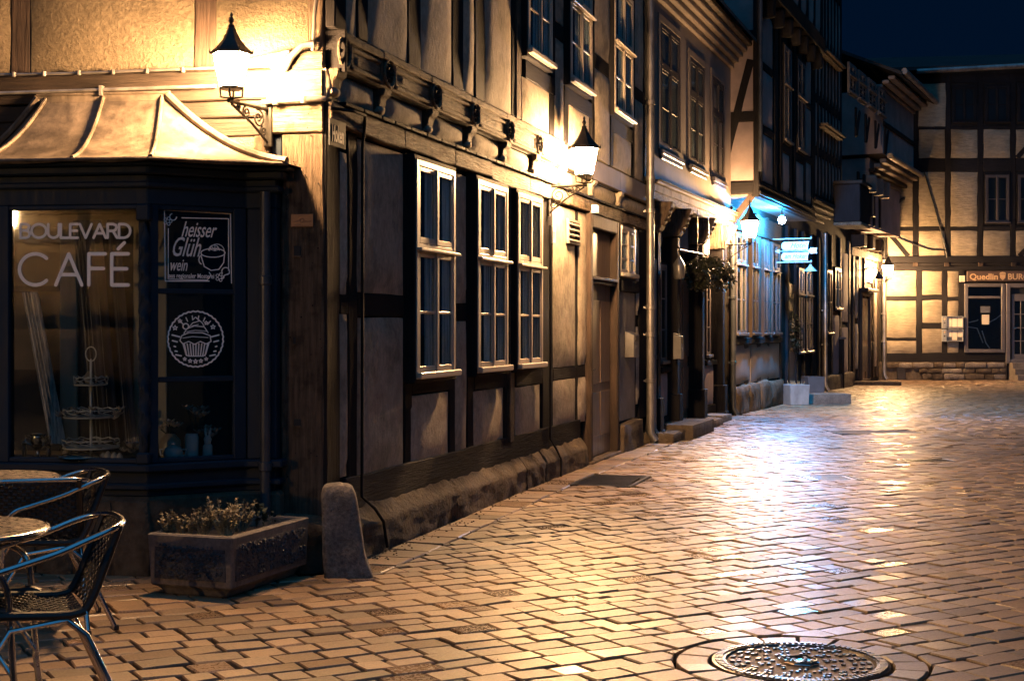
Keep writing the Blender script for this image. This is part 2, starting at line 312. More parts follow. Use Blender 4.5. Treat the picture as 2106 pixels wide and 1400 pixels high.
# ------------------------------------------------------------------ the lie of the street
def gz(x, y):
    return 0.016*math.sin(0.55*y + 0.35*x) + 0.012*math.sin(0.9*x - 0.33*y + 1.0) - 0.012 if y > 7 else (0.016*math.sin(0.55*y + 0.35*x) + 0.012*math.sin(0.9*x - 0.33*y + 1.0) - 0.012)
def ang(slope): return math.atan2(1, slope)
FH = FPX*CH
def ground_px(px, py):
    y = FH/(py - Y0); return Vector(((px-CX)/FPX*y, y, 0))
PA = (-0.967, 9.335); FA = Frame(PA, ang(0.2964))
_sB = FA.s_(1335, 0.0); PB = FA.world(_sB, 0, 0); FB = Frame((PB.x, PB.y), ang(0.349))
_sC = FB.s_(1503); PC = FB.world(_sC, 0, 0); FC_ = Frame((PC.x, PC.y), ang(0.385))
_sD = FC_.s_(1690); PD = FC_.world(_sD, 0, 0); FD = Frame((PD.x, PD.y), ang(0.42))
_sE = FD.s_(1752); PE = FD.world(_sE, 0, 0); FE = Frame((PE.x, PE.y), ang(0.47))
_sF = FE.s_(1812); PF = FE.world(_sF, 0, 0); FF = Frame((PF.x, PF.y), -0.03)
YW = 0.10
C0 = FA.world(FA.s_(669, YW), YW, 0)
FK = Frame((C0.x, C0.y), R(-8))                       # the café front
EDGE = [(PA[1], PA[0]), (PB.y, PB.x), (PC.y, PC.x), (PD.y, PD.x), (PE.y, PE.x), (PF.y, PF.x)]
def xl(y):
    if y < EDGE[0][0]: return -99
    for (y0, x0), (y1, x1) in zip(EDGE, EDGE[1:]):
        if y <= y1: return x0 + (x1-x0)*(y-y0)/(y1-y0)
    return 99
# ------------------------------------------------------------------ ground and paving
g = MB(); nx, ny = 46, 60
for j in range(ny+1):
    for i in range(nx+1):
        x = -16 + 44*i/nx; y = -6 + 56*j/ny; g.v.append((x, y, gz(x, y) - 0.042))
for j in range(ny):
    for i in range(nx): a = j*(nx+1)+i; g.f.append((a, a+1, a+nx+2, a+nx+1))
b = len(g.v); rim = [(-16, -6), (28, -6), (28, 50), (-16, 50)]; far = [(-300, -300), (300, -300), (300, 300), (-300, 300)]
g.v += [(x, y, -0.07) for x, y in rim] + [(x, y, -0.07) for x, y in far]
for k in range(4): g.f.append((b+k, b+(k+1) % 4, b+4+(k+1) % 4, b+4+k))
pavement = tag(g.build('pavement', 'bed'), kind='structure')
MH = ground_px(1646, 1350); RING = 0.565; RLID = 0.395
covers = []                                            # centre, axis angle, half sizes
def cover_spot(px, py, hx, hy, a): p = ground_px(px, py); covers.append((p, a, hx, hy)); return p
SQ = cover_spot(1707, 979, 0.26, 0.24, R(6)); GR = cover_spot(1256, 987, 0.50, 0.30, ang(0.2964)); SL = cover_spot(1905, 942, 0.30, 0.16, R(10)); SM = cover_spot(1800, 886, 0.62, 0.3, R(8))
def clip(poly, n, d):
    out = []
    for i in range(len(poly)):
        p, q = poly[i], poly[(i+1) % len(poly)]; a = p[0]*n[0]+p[1]*n[1]-d; b_ = q[0]*n[0]+q[1]*n[1]-d
        if a >= 0: out.append(p)
        if a*b_ < 0: t = a/(a-b_); out.append((p[0]+(q[0]-p[0])*t, p[1]+(q[1]-p[1])*t))
    return out
def area(p): return 0.5*sum(p[i][0]*p[(i+1) % len(p)][1]-p[(i+1) % len(p)][0]*p[i][1] for i in range(len(p)))
def paver_geo(poly, tilt=1.0, joint=0.0075, bev=0.004):
    cx = sum(p[0] for p in poly)/len(poly); cy = sum(p[1] for p in poly)/len(poly)
    t1, t2 = random.gauss(0, 0.011)*tilt, random.gauss(0, 0.011)*tilt; dz = random.gauss(0, 0.0022)*tilt; bev = random.choice([0.003, 0.004, 0.004, 0.006, 0.009])
    def shrink(k):
        out = []; n = len(poly)
        for i in range(n):
            p0, p1, p2 = Vector(poly[i-1]), Vector(poly[i]), Vector(poly[(i+1) % n])
            d1 = (p1-p0); d2 = (p2-p1)
            if d1.length < 1e-5 or d2.length < 1e-5: out.append((p1.x, p1.y)); continue
            d1.normalize(); d2.normalize(); n1 = Vector((-d1.y, d1.x)); n2 = Vector((-d2.y, d2.x)); m_ = n1+n2; q = max(0.5, 1+n1.dot(n2))
            r_ = p1 + m_*(k/q); out.append((r_.x, r_.y))
        return out
    A = shrink(joint); B = shrink(joint+bev); h = lambda x, y: gz(x, y) + dz + (x-cx)*t1 + (y-cy)*t2
    n = len(poly)
    vs = [(x, y, gz(x, y)-0.05) for x, y in A] + [(x, y, h(x, y)-0.007) for x, y in A] + [(x, y, h(x, y)) for x, y in B]
    fs = [tuple(range(2*n, 3*n))]
    for k in (0, 1): fs += [(k*n+i, k*n+(i+1) % n, (k+1)*n+(i+1) % n, (k+1)*n+i) for i in range(n)]
    return vs, fs, (cx, cy)
bricks = []
def try_brick(poly, border=True):
    for p, a_, hx, hy in covers:
        ca, sa = math.cos(a_), math.sin(a_)
        loc = [((q[0]-p.x)*ca+(q[1]-p.y)*sa, -(q[0]-p.x)*sa+(q[1]-p.y)*ca) for q in poly]
        lx = [q[0] for q in loc]; ly = [q[1] for q in loc]
        if max(lx) > -hx and min(lx) < hx and max(ly) > -hy and min(ly) < hy:
            cx, cy = sum(lx)/len(lx), sum(ly)/len(ly)
            if hx-abs(cx) < hy-abs(cy): n = (math.copysign(1, cx), 0); d = hx
            else: n = (0, math.copysign(1, cy)); d = hy
            w_ = (n[0]*ca-n[1]*sa, n[0]*sa+n[1]*ca); poly = clip(poly, w_, d+0.008 + w_[0]*p.x+w_[1]*p.y)
            if len(poly) < 3 or area(poly) < 0.002: return
    cx = sum(p[0] for p in poly)/len(poly); cy = sum(p[1] for p in poly)/len(poly)
    n = Vector((cx-MH.x, cy-MH.y))
    if n.length < RING+0.35:
        if n.length < 0.2: return
        n.normalize(); poly = clip(poly, n, RING + n.x*MH.x+n.y*MH.y)
        if len(poly) < 3 or area(poly) < 0.002: return
    q = []
    for p in poly:
        if not q or (Vector(p)-Vector(q[-1])).length > 0.012: q.append(p)
    if len(q) > 2 and (Vector(q[0])-Vector(q[-1])).length < 0.012: q.pop()
    if len(q) >= 3: bricks.append(q)
TH = R(30); ca, sa = math.cos(TH), math.sin(TH)
nA = (FA.Y*-1); lineA = [(F_.Y*-1, F_.p0) for F_ in (FA, FB, FC_, FD, FE)]
BW = 0.30
def inside(cx, cy):
    if cy < 4.6 or cy > 43.5: return False
    if cx > 0.40*cy + 1.2 or cx < -0.43*cy - 0.6: return False
    if cx < -1.1 and cy > 8.75 + (-1.18-cx)*0.14: return False
    if cy > 9.0 and cx < xl(max(cy, PA[1]))-0.2 : return False
    return True
def lines_for(cy):
    i = 0
    for k in range(len(EDGE)-1):
        if cy > EDGE[k][0]-0.25: i = k
    return i
b0 = -14.0
while b0 < 44:
    bw = random.choice([0.145, 0.155, 0.165, 0.165, 0.18]); a0 = -14.0 + random.random()*0.3
    while a0 < 46:
        L_ = random.choice([0.15, 0.17, 0.2, 0.22, 0.24, 0.26])
        pts = [(a0, b0), (a0+L_, b0), (a0+L_, b0+bw), (a0, b0+bw)]
        j = lambda: random.uniform(-0.0065, 0.0065)
        poly = [(a*ca-b_*sa+j(), a*sa+b_*ca+j()) for a, b_ in pts]
        cx = sum(p[0] for p in poly)/4; cy = sum(p[1] for p in poly)/4
        a0 += L_
        if not inside(cx, cy): continue
        if cy > PA[1]-0.6:
            k = lines_for(cy); bad = False
            for kk in {max(0, k-1), k, min(len(lineA)-1, k+1)}:
                n_, p_ = lineA[kk]
                s_loc = (Vector((cx, cy, 0))-p_).dot([FA, FB, FC_, FD, FE][kk].X)
                if -0.45 < s_loc < 12 :
                    if s_loc < [_sB, _sC, _sD, _sE, _sF][kk]+0.3:
                        off = BW if kk < 2 else 0.02
                        poly = clip(poly, (n_.x, n_.y), off + n_.x*p_.x + n_.y*p_.y)
                        if len(poly) < 3: bad = True; break
            if bad or area(poly) < 0.003: continue
        try_brick(poly)
    b0 += bw
for F_, s1_ in ((FA, _sB), (FB, _sC)):                  # border course along the first two houses
    s = -0.45 if F_ is FA else 0.05
    while s < s1_-0.02:
        L_ = min(random.uniform(0.2, 0.34), s1_-s)
        q = [F_.world(s, 0, 0), F_.world(s, -BW, 0), F_.world(s+L_, -BW, 0), F_.world(s+L_, 0, 0)]
        try_brick([(p.x, p.y) for p in q]); s += L_
NR = 18
for k in range(NR):                                     # ring of wedge stones round the manhole
    a, b_ = 2*math.pi*k/NR, 2*math.pi*(k+1)/NR
    rr = [(RLID+0.012, a), (RING, a), (RING, (a+b_)/2), (RING, b_), (RLID+0.012, b_), (RLID+0.012, (a+b_)/2)]
    bricks.append([(MH.x+r_*math.cos(t), MH.y+r_*math.sin(t)) for r_, t in rr])
def pxsize(q):
    cx = sum(p[0] for p in q)/len(q); cy = sum(p[1] for p in q)/len(q)
    u = CX + FPX*cx/cy; v = Y0 + FH/cy
    return area(q)/cy**3 if (0 < u < 2106 and v < 1400) else area(q)/cy**3*1e-3
bricks = [q if area(q) > 0 else q[::-1] for q in bricks]
bricks.sort(key=pxsize, reverse=True)
V_, F__, A_ = [], [], []
for i, q in enumerate(bricks):
    vs, fs, c = paver_geo(q); rv = random.random()
    if i < 300:
        me = bpy.data.meshes.new('paving_brick'); me.from_pydata([(x-c[0], y-c[1], z) for x, y, z in vs], [], fs)
        at = me.attributes.new('rnd', 'FLOAT', 'FACE'); at.data.foreach_set('value', [rv]*len(fs)); me.materials.append(M['paver'])
        o = bpy.data.objects.new('paving_brick', me); col.objects.link(o); o.parent = pavement; o.location = (c[0], c[1], 0)
    else:
        b = len(V_); V_ += vs; F__ += [tuple(k+b for k in f) for f in fs]; A_ += [rv]*len(fs)
me = bpy.data.meshes.new('paving_field'); me.from_pydata(V_, [], F__)
at = me.attributes.new('rnd', 'FLOAT', 'FACE'); at.data.foreach_set('value', A_); me.materials.append(M['paver'])
o = bpy.data.objects.new('paving_field', me); col.objects.link(o); o.parent = pavement; tag(o, kind='stuff')
# ------------------------------------------------------------------ windows
def ring(mb, x0, x1, z0, z1, y0, y1, w_, wb=None):
    wb = wb or w_
    mb.box(x0, x0+w_, y0, y1, z0, z1); mb.box(x1-w_, x1, y0, y1, z0, z1)
    mb.box(x0+w_, x1-w_, y0, y1, z1-w_, z1); mb.box(x0+w_, x1-w_, y0, y1, z0, z0+wb); return mb
def window(fr, x0, x1, z0, z1, yf, yw, m='white_paint', transom=None, cols=2, bars=1, casing='oak_v', fw=0.045, sill=True, curtain=True, sashw=0.035, parent=None, tbars=0, glass='glass', ledge=True):
    win = fr.part('window', ring(MB(), x0, x1, z0, z1, yf, yw, 0.03), casing, parent, bevel=0.004)
    x0 += 0.03; x1 -= 0.03; z0 += 0.03; z1 -= 0.03
    mb = ring(MB(), x0, x1, z0, z1, yf-0.008, yf+0.06, fw); zt = None
    if transom: zt = z0 + (z1-z0)*transom; mb.box(x0+fw, x1-fw, yf-0.006, yf+0.058, zt-0.03, zt+0.03)
    fr.part('frame', mb, m, win, bevel=0.004)
    if transom and ledge: fr.part('ledge', MB().box(x0-0.015, x1+0.02, yf-0.05, yf-0.009, zt-0.028, zt-0.004), m, win, bevel=0.006)
    if sill: fr.part('sill', MB().box(x0-0.02, x1+0.03, yf-0.05, yf-0.009, z0+0.002, z0+0.05), m, win, bevel=0.008)
    fr.part('room', MB().box(x0+0.01, x1-0.01, yw-0.012, yw-0.004, z0+0.01, z1-0.01), 'dark_room', win)  # near-black sheet paints the darkness of the unlit room
    rows = [(z0+fw, (zt-0.03) if transom else z1-fw, bars)] + ([(zt+0.03, z1-fw, tbars)] if transom else [])
    for (a, b_, nb) in rows:
        cw = (x1-x0-2*fw)/cols
        for c in range(cols):
            xa, xb = x0+fw+c*cw, x0+fw+(c+1)*cw
            mb = ring(MB(), xa+0.002, xb-0.002, a+0.002, b_-0.002, yf-0.004, yf+0.012, sashw, sashw*1.3)
            for k in range(nb):
                zc = a + (b_-a)*(k+1)/(nb+1); mb.box(xa+sashw, xb-sashw, yf-0.001, yf+0.011, zc-0.011, zc+0.011)
            fr.part('sash', mb, m, win, bevel=0.004)
            for k in range(nb+1):
                za = a + (b_-a)*k/(nb+1); zb = a + (b_-a)*(k+1)/(nb+1)
                fr.part('pane', MB().box(xa+sashw*0.8, xb-sashw*0.8, yf+0.006, yf+0.008, max(za, a+sashw), min(zb, b_-sashw*0.8)), glass, win)
        if cols == 2:
            xm = (x0+x1)/2; fr.part('meeting_post', MB().box(xm-0.022, xm+0.022, yf-0.018, yf-0.005, a, b_), m, win, bevel=0.004)
    if curtain:
        for sgn in (0, 1):
            n = 22; cwid = (x1-x0-2*fw)/2; wd = cwid*0.46; xs = x0+fw+cwid*(0.46 if sgn == 0 else 1.46); vs = []; fs = []
            for k in range(n+1):
                xx = xs+wd*k/n; yy = yf+0.0175+0.003*math.sin(k*2.1); vs += [(xx, yy, z0+0.05), (xx, yy, z1-0.05)]
            for k in range(n): fs.append((2*k, 2*k+2, 2*k+3, 2*k+1))
            fr.part('curtain', MB().add(vs, fs), 'curtain', win, smooth=True)
    return win
def downpipe(fr, x, y, z0, z1, r=0.045, m='pipe', parent=None, joints=(), foot=True):
    pts = [(x, y, z1), (x, y, z0+0.25)] + ([(x, y-0.005, z0+0.12), (x, y-0.07, z0+0.02)] if foot else [(x, y, z0)])
    o = fr.part('downpipe', MB().tube(pts, r, 12), m, parent, smooth=True)
    for zj in joints:
        fr.part('pipe_collar', MB().lathe([(r*1.02, -0.03), (r*1.25, -0.025), (r*1.25, 0.025), (r*1.02, 0.03)], (x, y, zj), 12).box(x-0.008, x+0.008, y, y+0.09, zj-0.012, zj+0.012), m, o, smooth=True)
    return o
# ------------------------------------------------------------------ corner house, street side
HA = empty('half_timbered_house', (C0.x, C0.y, 0), 0, 'corner half-timbered house with the bow-roofed cafe bay and carved jetty beam', 'house')
FA.root = HA; FK.root = HA
YU = 0.0
sA = lambda px, off=YW: FA.s_(px, off)
S_END = sA(1333); sc0 = sA(669)
# masonry core behind the timber frame, with the two street faces
e1 = FA.world(S_END-0.01, YW+0.05, 0); e2 = FA.world(S_END-0.01, 7, 0); c1 = FA.world(sc0+0.06, YW+0.05, 0); k1 = FK.world(-7, 0.06, 0); k2 = FK.world(-7, 8, 0)
cc = FK.world(-0.03, 0.06, 0)
poly = [(p.x-C0.x, p.y-C0.y) for p in (c1, e1, e2, k2, k1, cc)]
core = MB().plan(poly, -0.1, 7.2).build('wall', 'body', HA)
up1 = FA.world(S_END-0.01, YU+0.05, 0); up0 = FA.world(sc0+0.02, YU+0.05, 0); ub0 = FA.world(sc0+0.02, 1, 0); ub1 = FA.world(S_END-0.01, 1, 0)
MB().plan([(p.x-C0.x, p.y-C0.y) for p in (up0, up1, ub1, ub0)], 3.1, 7.2).build('upper_wall', 'body', HA)
# plinth stones
s = -0.12; edges = [sA(1127, 0), FA.s_(1211, 0)]; cuts = [s, 1.9, 3.9, edges[0]-0.02]
for a, b_ in list(zip(cuts, cuts[1:])) + [(edges[0]+0.02, edges[1])]:
    def lean(p, a=a, b_=b_):
        k = max(0, min(1, (p.z-0.19)/0.1)); p.y += 0.085*k if p.y < 0.1 else 0; return p
    FA.part('plinth_stone', rough(MB(), a+0.004, b_-0.004, 0.0, 0.3, -0.1, 0.30 + random.uniform(-0.005, 0.01), 19, 0.016, 0.020, 7, random.random()*9, lean), 'sandstone', smooth=True)
FA.part('plinth_stone', rough(MB(), sA(1283, 0), sA(1322, 0), -0.02, 0.25, -0.1, 0.33, 5, 0.05, 0.02, 5, 3.3), 'sandstone', smooth=True)
# sill beam and rails
timber(FA, sc0+0.3, edges[1]-0.03, 0.27, 0.50, YW-0.015, 0.1, 'oak_h', 'sill_beam')
xs = lambda a, b_, off=YW: (FA.s_(a, off), FA.s_(b_, off))
def P(a, b_, z0, z1, yf=YW-0.012, **k): x0, x1 = xs(a, b_, yf); return panel(FA, x0, x1, z0, z1, yf, **k)
def T(a, b_, z0, z1, yf=YW, m=None, **k): x0, x1 = xs(a, b_, yf); return timber(FA, x0, x1, z0, z1, yf, 0.07, m, **k)
T(672, 700, 0.05, 3.05, m='oak_v', yf=YW-0.02, name='corner_post')
P(701, 716, 0.52, 1.57); P(701, 716, 1.70, 2.62); T(700, 717, 1.57, 1.70)
T(717, 736, 0.30, 2.78); T(736, 833, 1.56, 1.715)
P(738, 832, 0.50, 1.555); P(738, 832, 1.72, 2.74)
T(833, 848, 0.45, 2.76); P(848, 924, 0.48, 0.985); T(848, 926, 0.99, 1.10)
T(925, 938, 0.45, 2.76); P(939, 961, 0.47, 1.535); P(939, 961, 1.685, 2.72); T(938, 962, 1.54, 1.68)
T(962, 976, 0.45, 2.76); P(976, 1037, 0.465, 0.95); T(976, 1040, 0.955, 1.10)
T(1038, 1048, 0.45, 2.74); T(1049, 1058, 0.45, 2.74, m='oak_old_v', yf=YW-0.03); P(1062, 1112, 0.45, 0.935); T(1062, 1116, 0.94, 1.10)
T(1116, 1137, 0.42, 2.76); T(1138, 1209, 0.95, 1.075)
P(1139, 1185, 0.46, 0.945); P(1139, 1185, 1.08, 2.74); T(1185, 1189, 0.45, 2.74); P(1190, 1207, 0.46, 0.945); P(1190, 1207, 1.08, 2.74)
T(1207, 1214, 0.3, 2.76)
def W(a, b_, z0, z1, yf, yw, **k): x0, x1 = xs(a, b_, yf); return window(FA, x0, x1, z0, z1, yf, yw, **k)
W(853, 938, 1.08, 2.74, YW-0.085, YW+0.03, transom=0.60)
W(980, 1046, 1.08, 2.74, YW-0.085, YW+0.03, transom=0.60)
W(1063, 1117, 1.08, 2.74, YW-0.085, YW+0.03, transom=0.60)
# fascia beams over the ground floor: weathered old oak, then drip board
n = 7; pf = [680, 745, 830, 935, 1010, 1090, 1170, 1330]
for i in range(n):
    a, b_ = xs(pf[i], pf[i+1], YW-0.04); timber(FA, a+0.004, b_-0.004, 2.765+random.uniform(-0.01, 0.01), 2.905, YW-0.045+random.uniform(-0.008, 0.008), 0.1, 'oak_old_h', 'wall_plate', 0.012)
dp = sA(690)
while dp < S_END-0.3:
    L_ = random.uniform(0.22, 0.34); FA.part('drip_board', MB().box(dp, dp+L_-0.02, YW-0.075, YW+0.02, 2.906, 2.93), 'oak_h', bevel=0.004); dp += L_
# consoles and plaster infill between them, carved beam with panels and medallions
mc = [712, 804, 901, 981, 1052, 1112, 1168, 1230, 1285]
ms = [FA.s_(p, YU-0.02) for p in mc]
for i in range(len(ms)):
    x = ms[i]
    mb = MB().prism([(x-0.065, 2.97), (x+0.065, 2.97), (x+0.065, 3.10), (x-0.065, 3.10)], YU+0.06, YW+0.03)
    prof = [(0.0, 2.935), (0.0, 2.96), (-0.025, 2.972), (-0.05, 3.005), (-0.055, 3.05), (-0.085, 3.07), (-0.095, 3.115)]
    vs = []; fs = []
    for y_, z_ in prof:
        hw = 0.05+0.02*(z_-2.93)/0.18; vs += [(x-hw, YW+y_-0.01, z_), (x+hw, YW+y_-0.01, z_), (x+hw, YW+0.06, z_), (x-hw, YW+0.06, z_)]
    q = len(prof); fs = [(0, 3, 2, 1), (4*q-4, 4*q-3, 4*q-2, 4*q-1)]
    for a in range(q-1):
        for k in range(4): fs.append((4*a+k, 4*a+(k+1) % 4, 4*a+4+(k+1) % 4, 4*a+4+k))
    con = FA.part('console', MB().add(vs, fs), 'oak_old_v' if i < 6 else 'plaster', bevel=0.008)
    FA.part('console_roll', MB().tube([(x-0.055, YW-0.03, 2.975), (x-0.03, YW-0.035, 2.975), (x+0.03, YW-0.035, 2.975), (x+0.055, YW-0.03, 2.975)], [0.02, 0.032, 0.032, 0.02], 10), 'plaster', con, smooth=True)
    nxt = ms[i+1] if i+1 < len(ms) else S_END-0.05
    panel(FA, x+0.085, nxt-0.075, 2.935, 3.115, YW-0.03, bulge=0.025, name='plaster_panel')
panel(FA, sc0+0.05, ms[0]-0.08, 2.935, 3.115, YW-0.03, bulge=0.02)
for i in range(len(ms)):
    x = ms[i]; nxt = ms[i+1] if i+1 < len(ms) else S_END-0.02; yb = YU-0.03
    mm = 'oak_old_h' if i < 6 else 'plaster_smooth'
    xa_ = x-0.13 if i else sc0+0.03
    seg = MB().box(xa_, nxt-0.132, yb+0.035, YW, 3.12, 3.345)
    cb = FA.part('carved_beam', seg, mm, bevel=0.006)
    if i == 0: FA.part('shaded_end_board', MB().box(xa_-0.03, xa_-0.001, yb-0.01, YW+0.02, 3.09, 3.36), 'oak_h', cb, bevel=0.006)  # dark board added; the beam end's shade is put into its colour
    if i < 6:
        a, b_ = x+0.14, nxt-0.145
        timber(FA, xa_, nxt-0.134, 3.30, 3.352, yb+0.008, 0.03, 'oak_old_h', 'beam_moulding', 0.006, cb); timber(FA, a, b_, 3.255, 3.285, yb+0.02, 0.02, 'oak_old_h', 'beam_moulding', 0.004, cb); timber(FA, a, b_, 3.135, 3.165, yb+0.018, 0.02, 'oak_old_h', 'beam_moulding', 0.004, cb)
        FA.part('beam_field', rough(MB(), a+0.02, b_-0.02, yb+0.028, yb+0.06, 3.172, 3.25, 5, 0.01, 0.006, 12, i), 'oak_old_h', cb)
        for xx in (a-0.02, b_): FA.part('field_stop', MB().box(xx, xx+0.02, yb+0.02, yb+0.036, 3.14, 3.296), 'oak_old_v', cb, bevel=0.004)
        # round medallion: rim, hub and petals
        tor = [(x+0.092*math.cos(t), yb+0.02, 3.222+0.092*math.sin(t)) for t in [2*math.pi*k/20 for k in range(21)]]
        md = FA.part('medallion', MB().tube(tor, 0.012, 8, False), 'oak_old_h', cb, smooth=True)
        mb = MB(); 
        for k in range(8):
            t = 2*math.pi*k/8; c_, s_ = math.cos(t), math.sin(t); mb.tube([(x+0.018*c_, yb+0.03, 3.222+0.018*s_), (x+0.045*c_, yb+0.02, 3.222+0.045*s_), (x+0.072*c_, yb+0.032, 3.222+0.072*s_)], [0.006, 0.015, 0.006], 6)
        mb.lathe([(0.001, -0.02), (0.02, -0.01), (0.02, 0.01), (0.001, 0.02)], (x, yb+0.033, 3.222), 8)
        FA.part('rosette', mb, 'oak_v', cb, smooth=True)
# upper storey of the street side
TOP = 6.9
def PU(a, b_, z0, z1, **k): return P(a, b_, z0, z1, YU-0.008, **k)
def TU(a, b_, z0, z1, m=None, **k): return T(a, b_, z0, z1, YU, m, **k)
TU(690, 712, 3.36, TOP, name='corner_post'); PU(713, 735, 3.36, TOP); TU(736, 757, 3.36, TOP); PU(758, 840, 3.365, TOP); TU(841, 866, 3.36, TOP)
PU(867, 931, 3.365, TOP); TU(932, 954, 3.36, TOP); PU(955, 977, 3.365, TOP); TU(978, 998, 3.36, TOP); PU(999, 1053, 3.365, TOP)
TU(1053, 1062, 3.36, TOP, m='oak_v'); T(1063, 1072, 3.36, TOP, YU-0.012, m='oak_old_v'); 
zs = 3.94
def bayU(a, b_, panels, rail=True, z1=5.5):
    W(a, b_, zs, z1, YU-0.06, YU+0.04, transom=0.56, m='white_paint', casing='oak_v')
    TU(a-3, b_+3, 3.77, zs-0.002)
    for p0, p1 in panels: PU(p0, p1, 3.365, 3.765)
    PU(a-2, b_+2, z1+0.15, TOP); TU(a-3, b_+3, z1+0.005, z1+0.145)
bayU(1084, 1137, [(1076, 1131)]); TU(1131, 1140, 3.36, 3.765); TU(1138, 1143, 3.77, TOP); PU(1143, 1161, 3.365, 4.35); PU(1143, 1161, 4.52, TOP); TU(1142, 1163, 4.355, 4.515); TU(1162, 1170, 3.36, TOP)
bayU(1172, 1219, [(1171, 1213)]); TU(1219, 1223, 3.36, TOP); PU(1224, 1256, 3.365, 4.35); PU(1224, 1256, 4.52, TOP); TU(1223, 1257, 4.355, 4.515); TU(1257, 1262, 3.36, TOP)
bayU(1263, 1303, [(1263, 1300)]); TU(1303, 1306, 3.36, TOP); PU(1306, 1324, 3.365, 4.35); PU(1306, 1324, 4.52, TOP); TU(1305, 1325, 4.355, 4.515); TU(1325, 1333, 3.36, TOP)
# vent, door, small window, wall cabinet
x0, x1 = xs(1168, 1192, YW-0.05)
v = FA.part('wall_vent', ring(MB(), x0, x1, 2.36, 2.62, YW-0.06, YW-0.03, 0.03), 'plaster_smooth', bevel=0.004)
for k in range(4): FA.part('vent_slat', MB().add([(x0+0.03, YW-0.075, 2.39+k*0.055), (x1-0.03, YW-0.075, 2.39+k*0.055), (x1-0.03, YW-0.03, 2.425+k*0.055), (x0+0.03, YW-0.03, 2.425+k*0.055), (x0+0.03, YW-0.075, 2.40+k*0.055), (x1-0.03, YW-0.075, 2.40+k*0.055), (x1-0.03, YW-0.03, 2.435+k*0.055), (x0+0.03, YW-0.03, 2.435+k*0.055)], [(0,1,2,3),(4,7,6,5),(0,4,5,1),(1,5,6,2),(2,6,7,3),(3,7,4,0)]), 'plaster_smooth', v)
x0, x1 = xs(1214, 1272, YW-0.06)
door = FA.part('door', MB().box(x0, x0+0.1, YW-0.07, YW+0.05, 0, 2.75).box(x1-0.1, x1, YW-0.07, YW+0.05, 0, 2.75).box(x0+0.1, x1-0.1, YW-0.068, YW+0.05, 2.6, 2.75), 'oak_brown_v', bevel=0.012)
FA.part('door_leaf', MB().box(x0+0.1, x1-0.1, YW+0.02, YW+0.06, 0.02, 1.98), 'door_paint', door, bevel=0.006)
FA.part('transom_panel', MB().box(x0+0.1, x1-0.1, YW+0.018, YW+0.06, 2.06, 2.6), 'door_paint', door, bevel=0.006)
FA.part('door_head', MB().box(x0+0.09, x1-0.09, YW-0.05, YW+0.05, 1.98, 2.02).box(x0+0.08, x1-0.08, YW-0.075, YW+0.05, 2.02, 2.06), 'oak_brown_h', door, bevel=0.01)
for (a, b_, c_, d_) in ((0.18, 0.5, 0.25, 0.75), (0.55, 0.88, 0.25, 0.75), (0.18, 0.5, 0.85, 1.8), (0.55, 0.88, 0.85, 1.8)):
    wd = x1-x0; FA.part('door_panel', MB().box(x0+wd*a, x0+wd*b_, YW+0.008, YW+0.02, c_, d_), 'door_paint', door, bevel=0.01)
FA.part('door_handle', MB().tube([(x0+0.2, YW+0.02, 1.02), (x0+0.2, YW-0.04, 1.02), (x0+0.3, YW-0.045, 1.02)], 0.012, 8), 'iron', door, smooth=True)
FA.part('threshold', MB().box(x0, x1, YW-0.1, YW+0.06, -0.08, 0.018), 'sandstone', door, bevel=0.01)
a0, a1 = xs(1273, 1306, YW-0.03); window(FA, a0, a1, 2.08, 2.76, YW-0.04, YW+0.04, transom=None, cols=2, bars=2, casing='oak_brown_v', sill=True, curtain=True)
a0, a1 = xs(1272, 1304, YW); FA.part('plank_panel', MB().box(a0, a1, YW-0.01, YW+0.05, 0.34, 1.93), 'grey_paint', bevel=0.008)
timber(FA, a0-0.03, a1+0.1, 1.93, 2.08, YW-0.05, 0.1, 'oak_h'); T(1305, 1309, 0.3, 2.9); P(1309, 1314, 0.5, 1.5); P(1309, 1314, 1.65, 2.75); T(1314, 1330, 0.3, 2.9); timber(FA, a0, a1+0.15, 0.2, 0.34, YW-0.02, 0.08)
downpipe(FA, sA(1336, -0.04)-0.05, -0.06, 0.0, 6.8, 0.052, joints=(1.4, 1.75, 3.0, 3.42, 4.4, 0.8)); downpipe(FA, sA(1347, -0.02)-0.05, -0.02, 0.02, 2.4, 0.03, joints=(1.1,))
FA.part('cable_pipe', MB().tube([(FA.s_(672, YW-0.03), YW-0.05, 2.86), (sA(700), YW-0.09, 2.88), (sA(725), YW-0.09, 2.88), (sA(733), YW-0.06, 2.82), (sA(734.5), YW-0.04, 2.7), (sA(734.5), YW-0.035, 0.36), (sA(742), -0.0, 0.28), (sA(752), -0.03, 0.18), (sA(760), -0.03, 0.0)], 0.011, 8), 'oak_v', smooth=True)
FA.part('cable_pipe', MB().tube([(sA(1126), YW-0.03, 2.5), (sA(1126), YW-0.03, 0.38), (sA(1128), 0.03, 0.3), (sA(1130), -0.02, 0.18), (sA(1130), -0.02, 0.0)], 0.011, 8), 'iron', smooth=True)
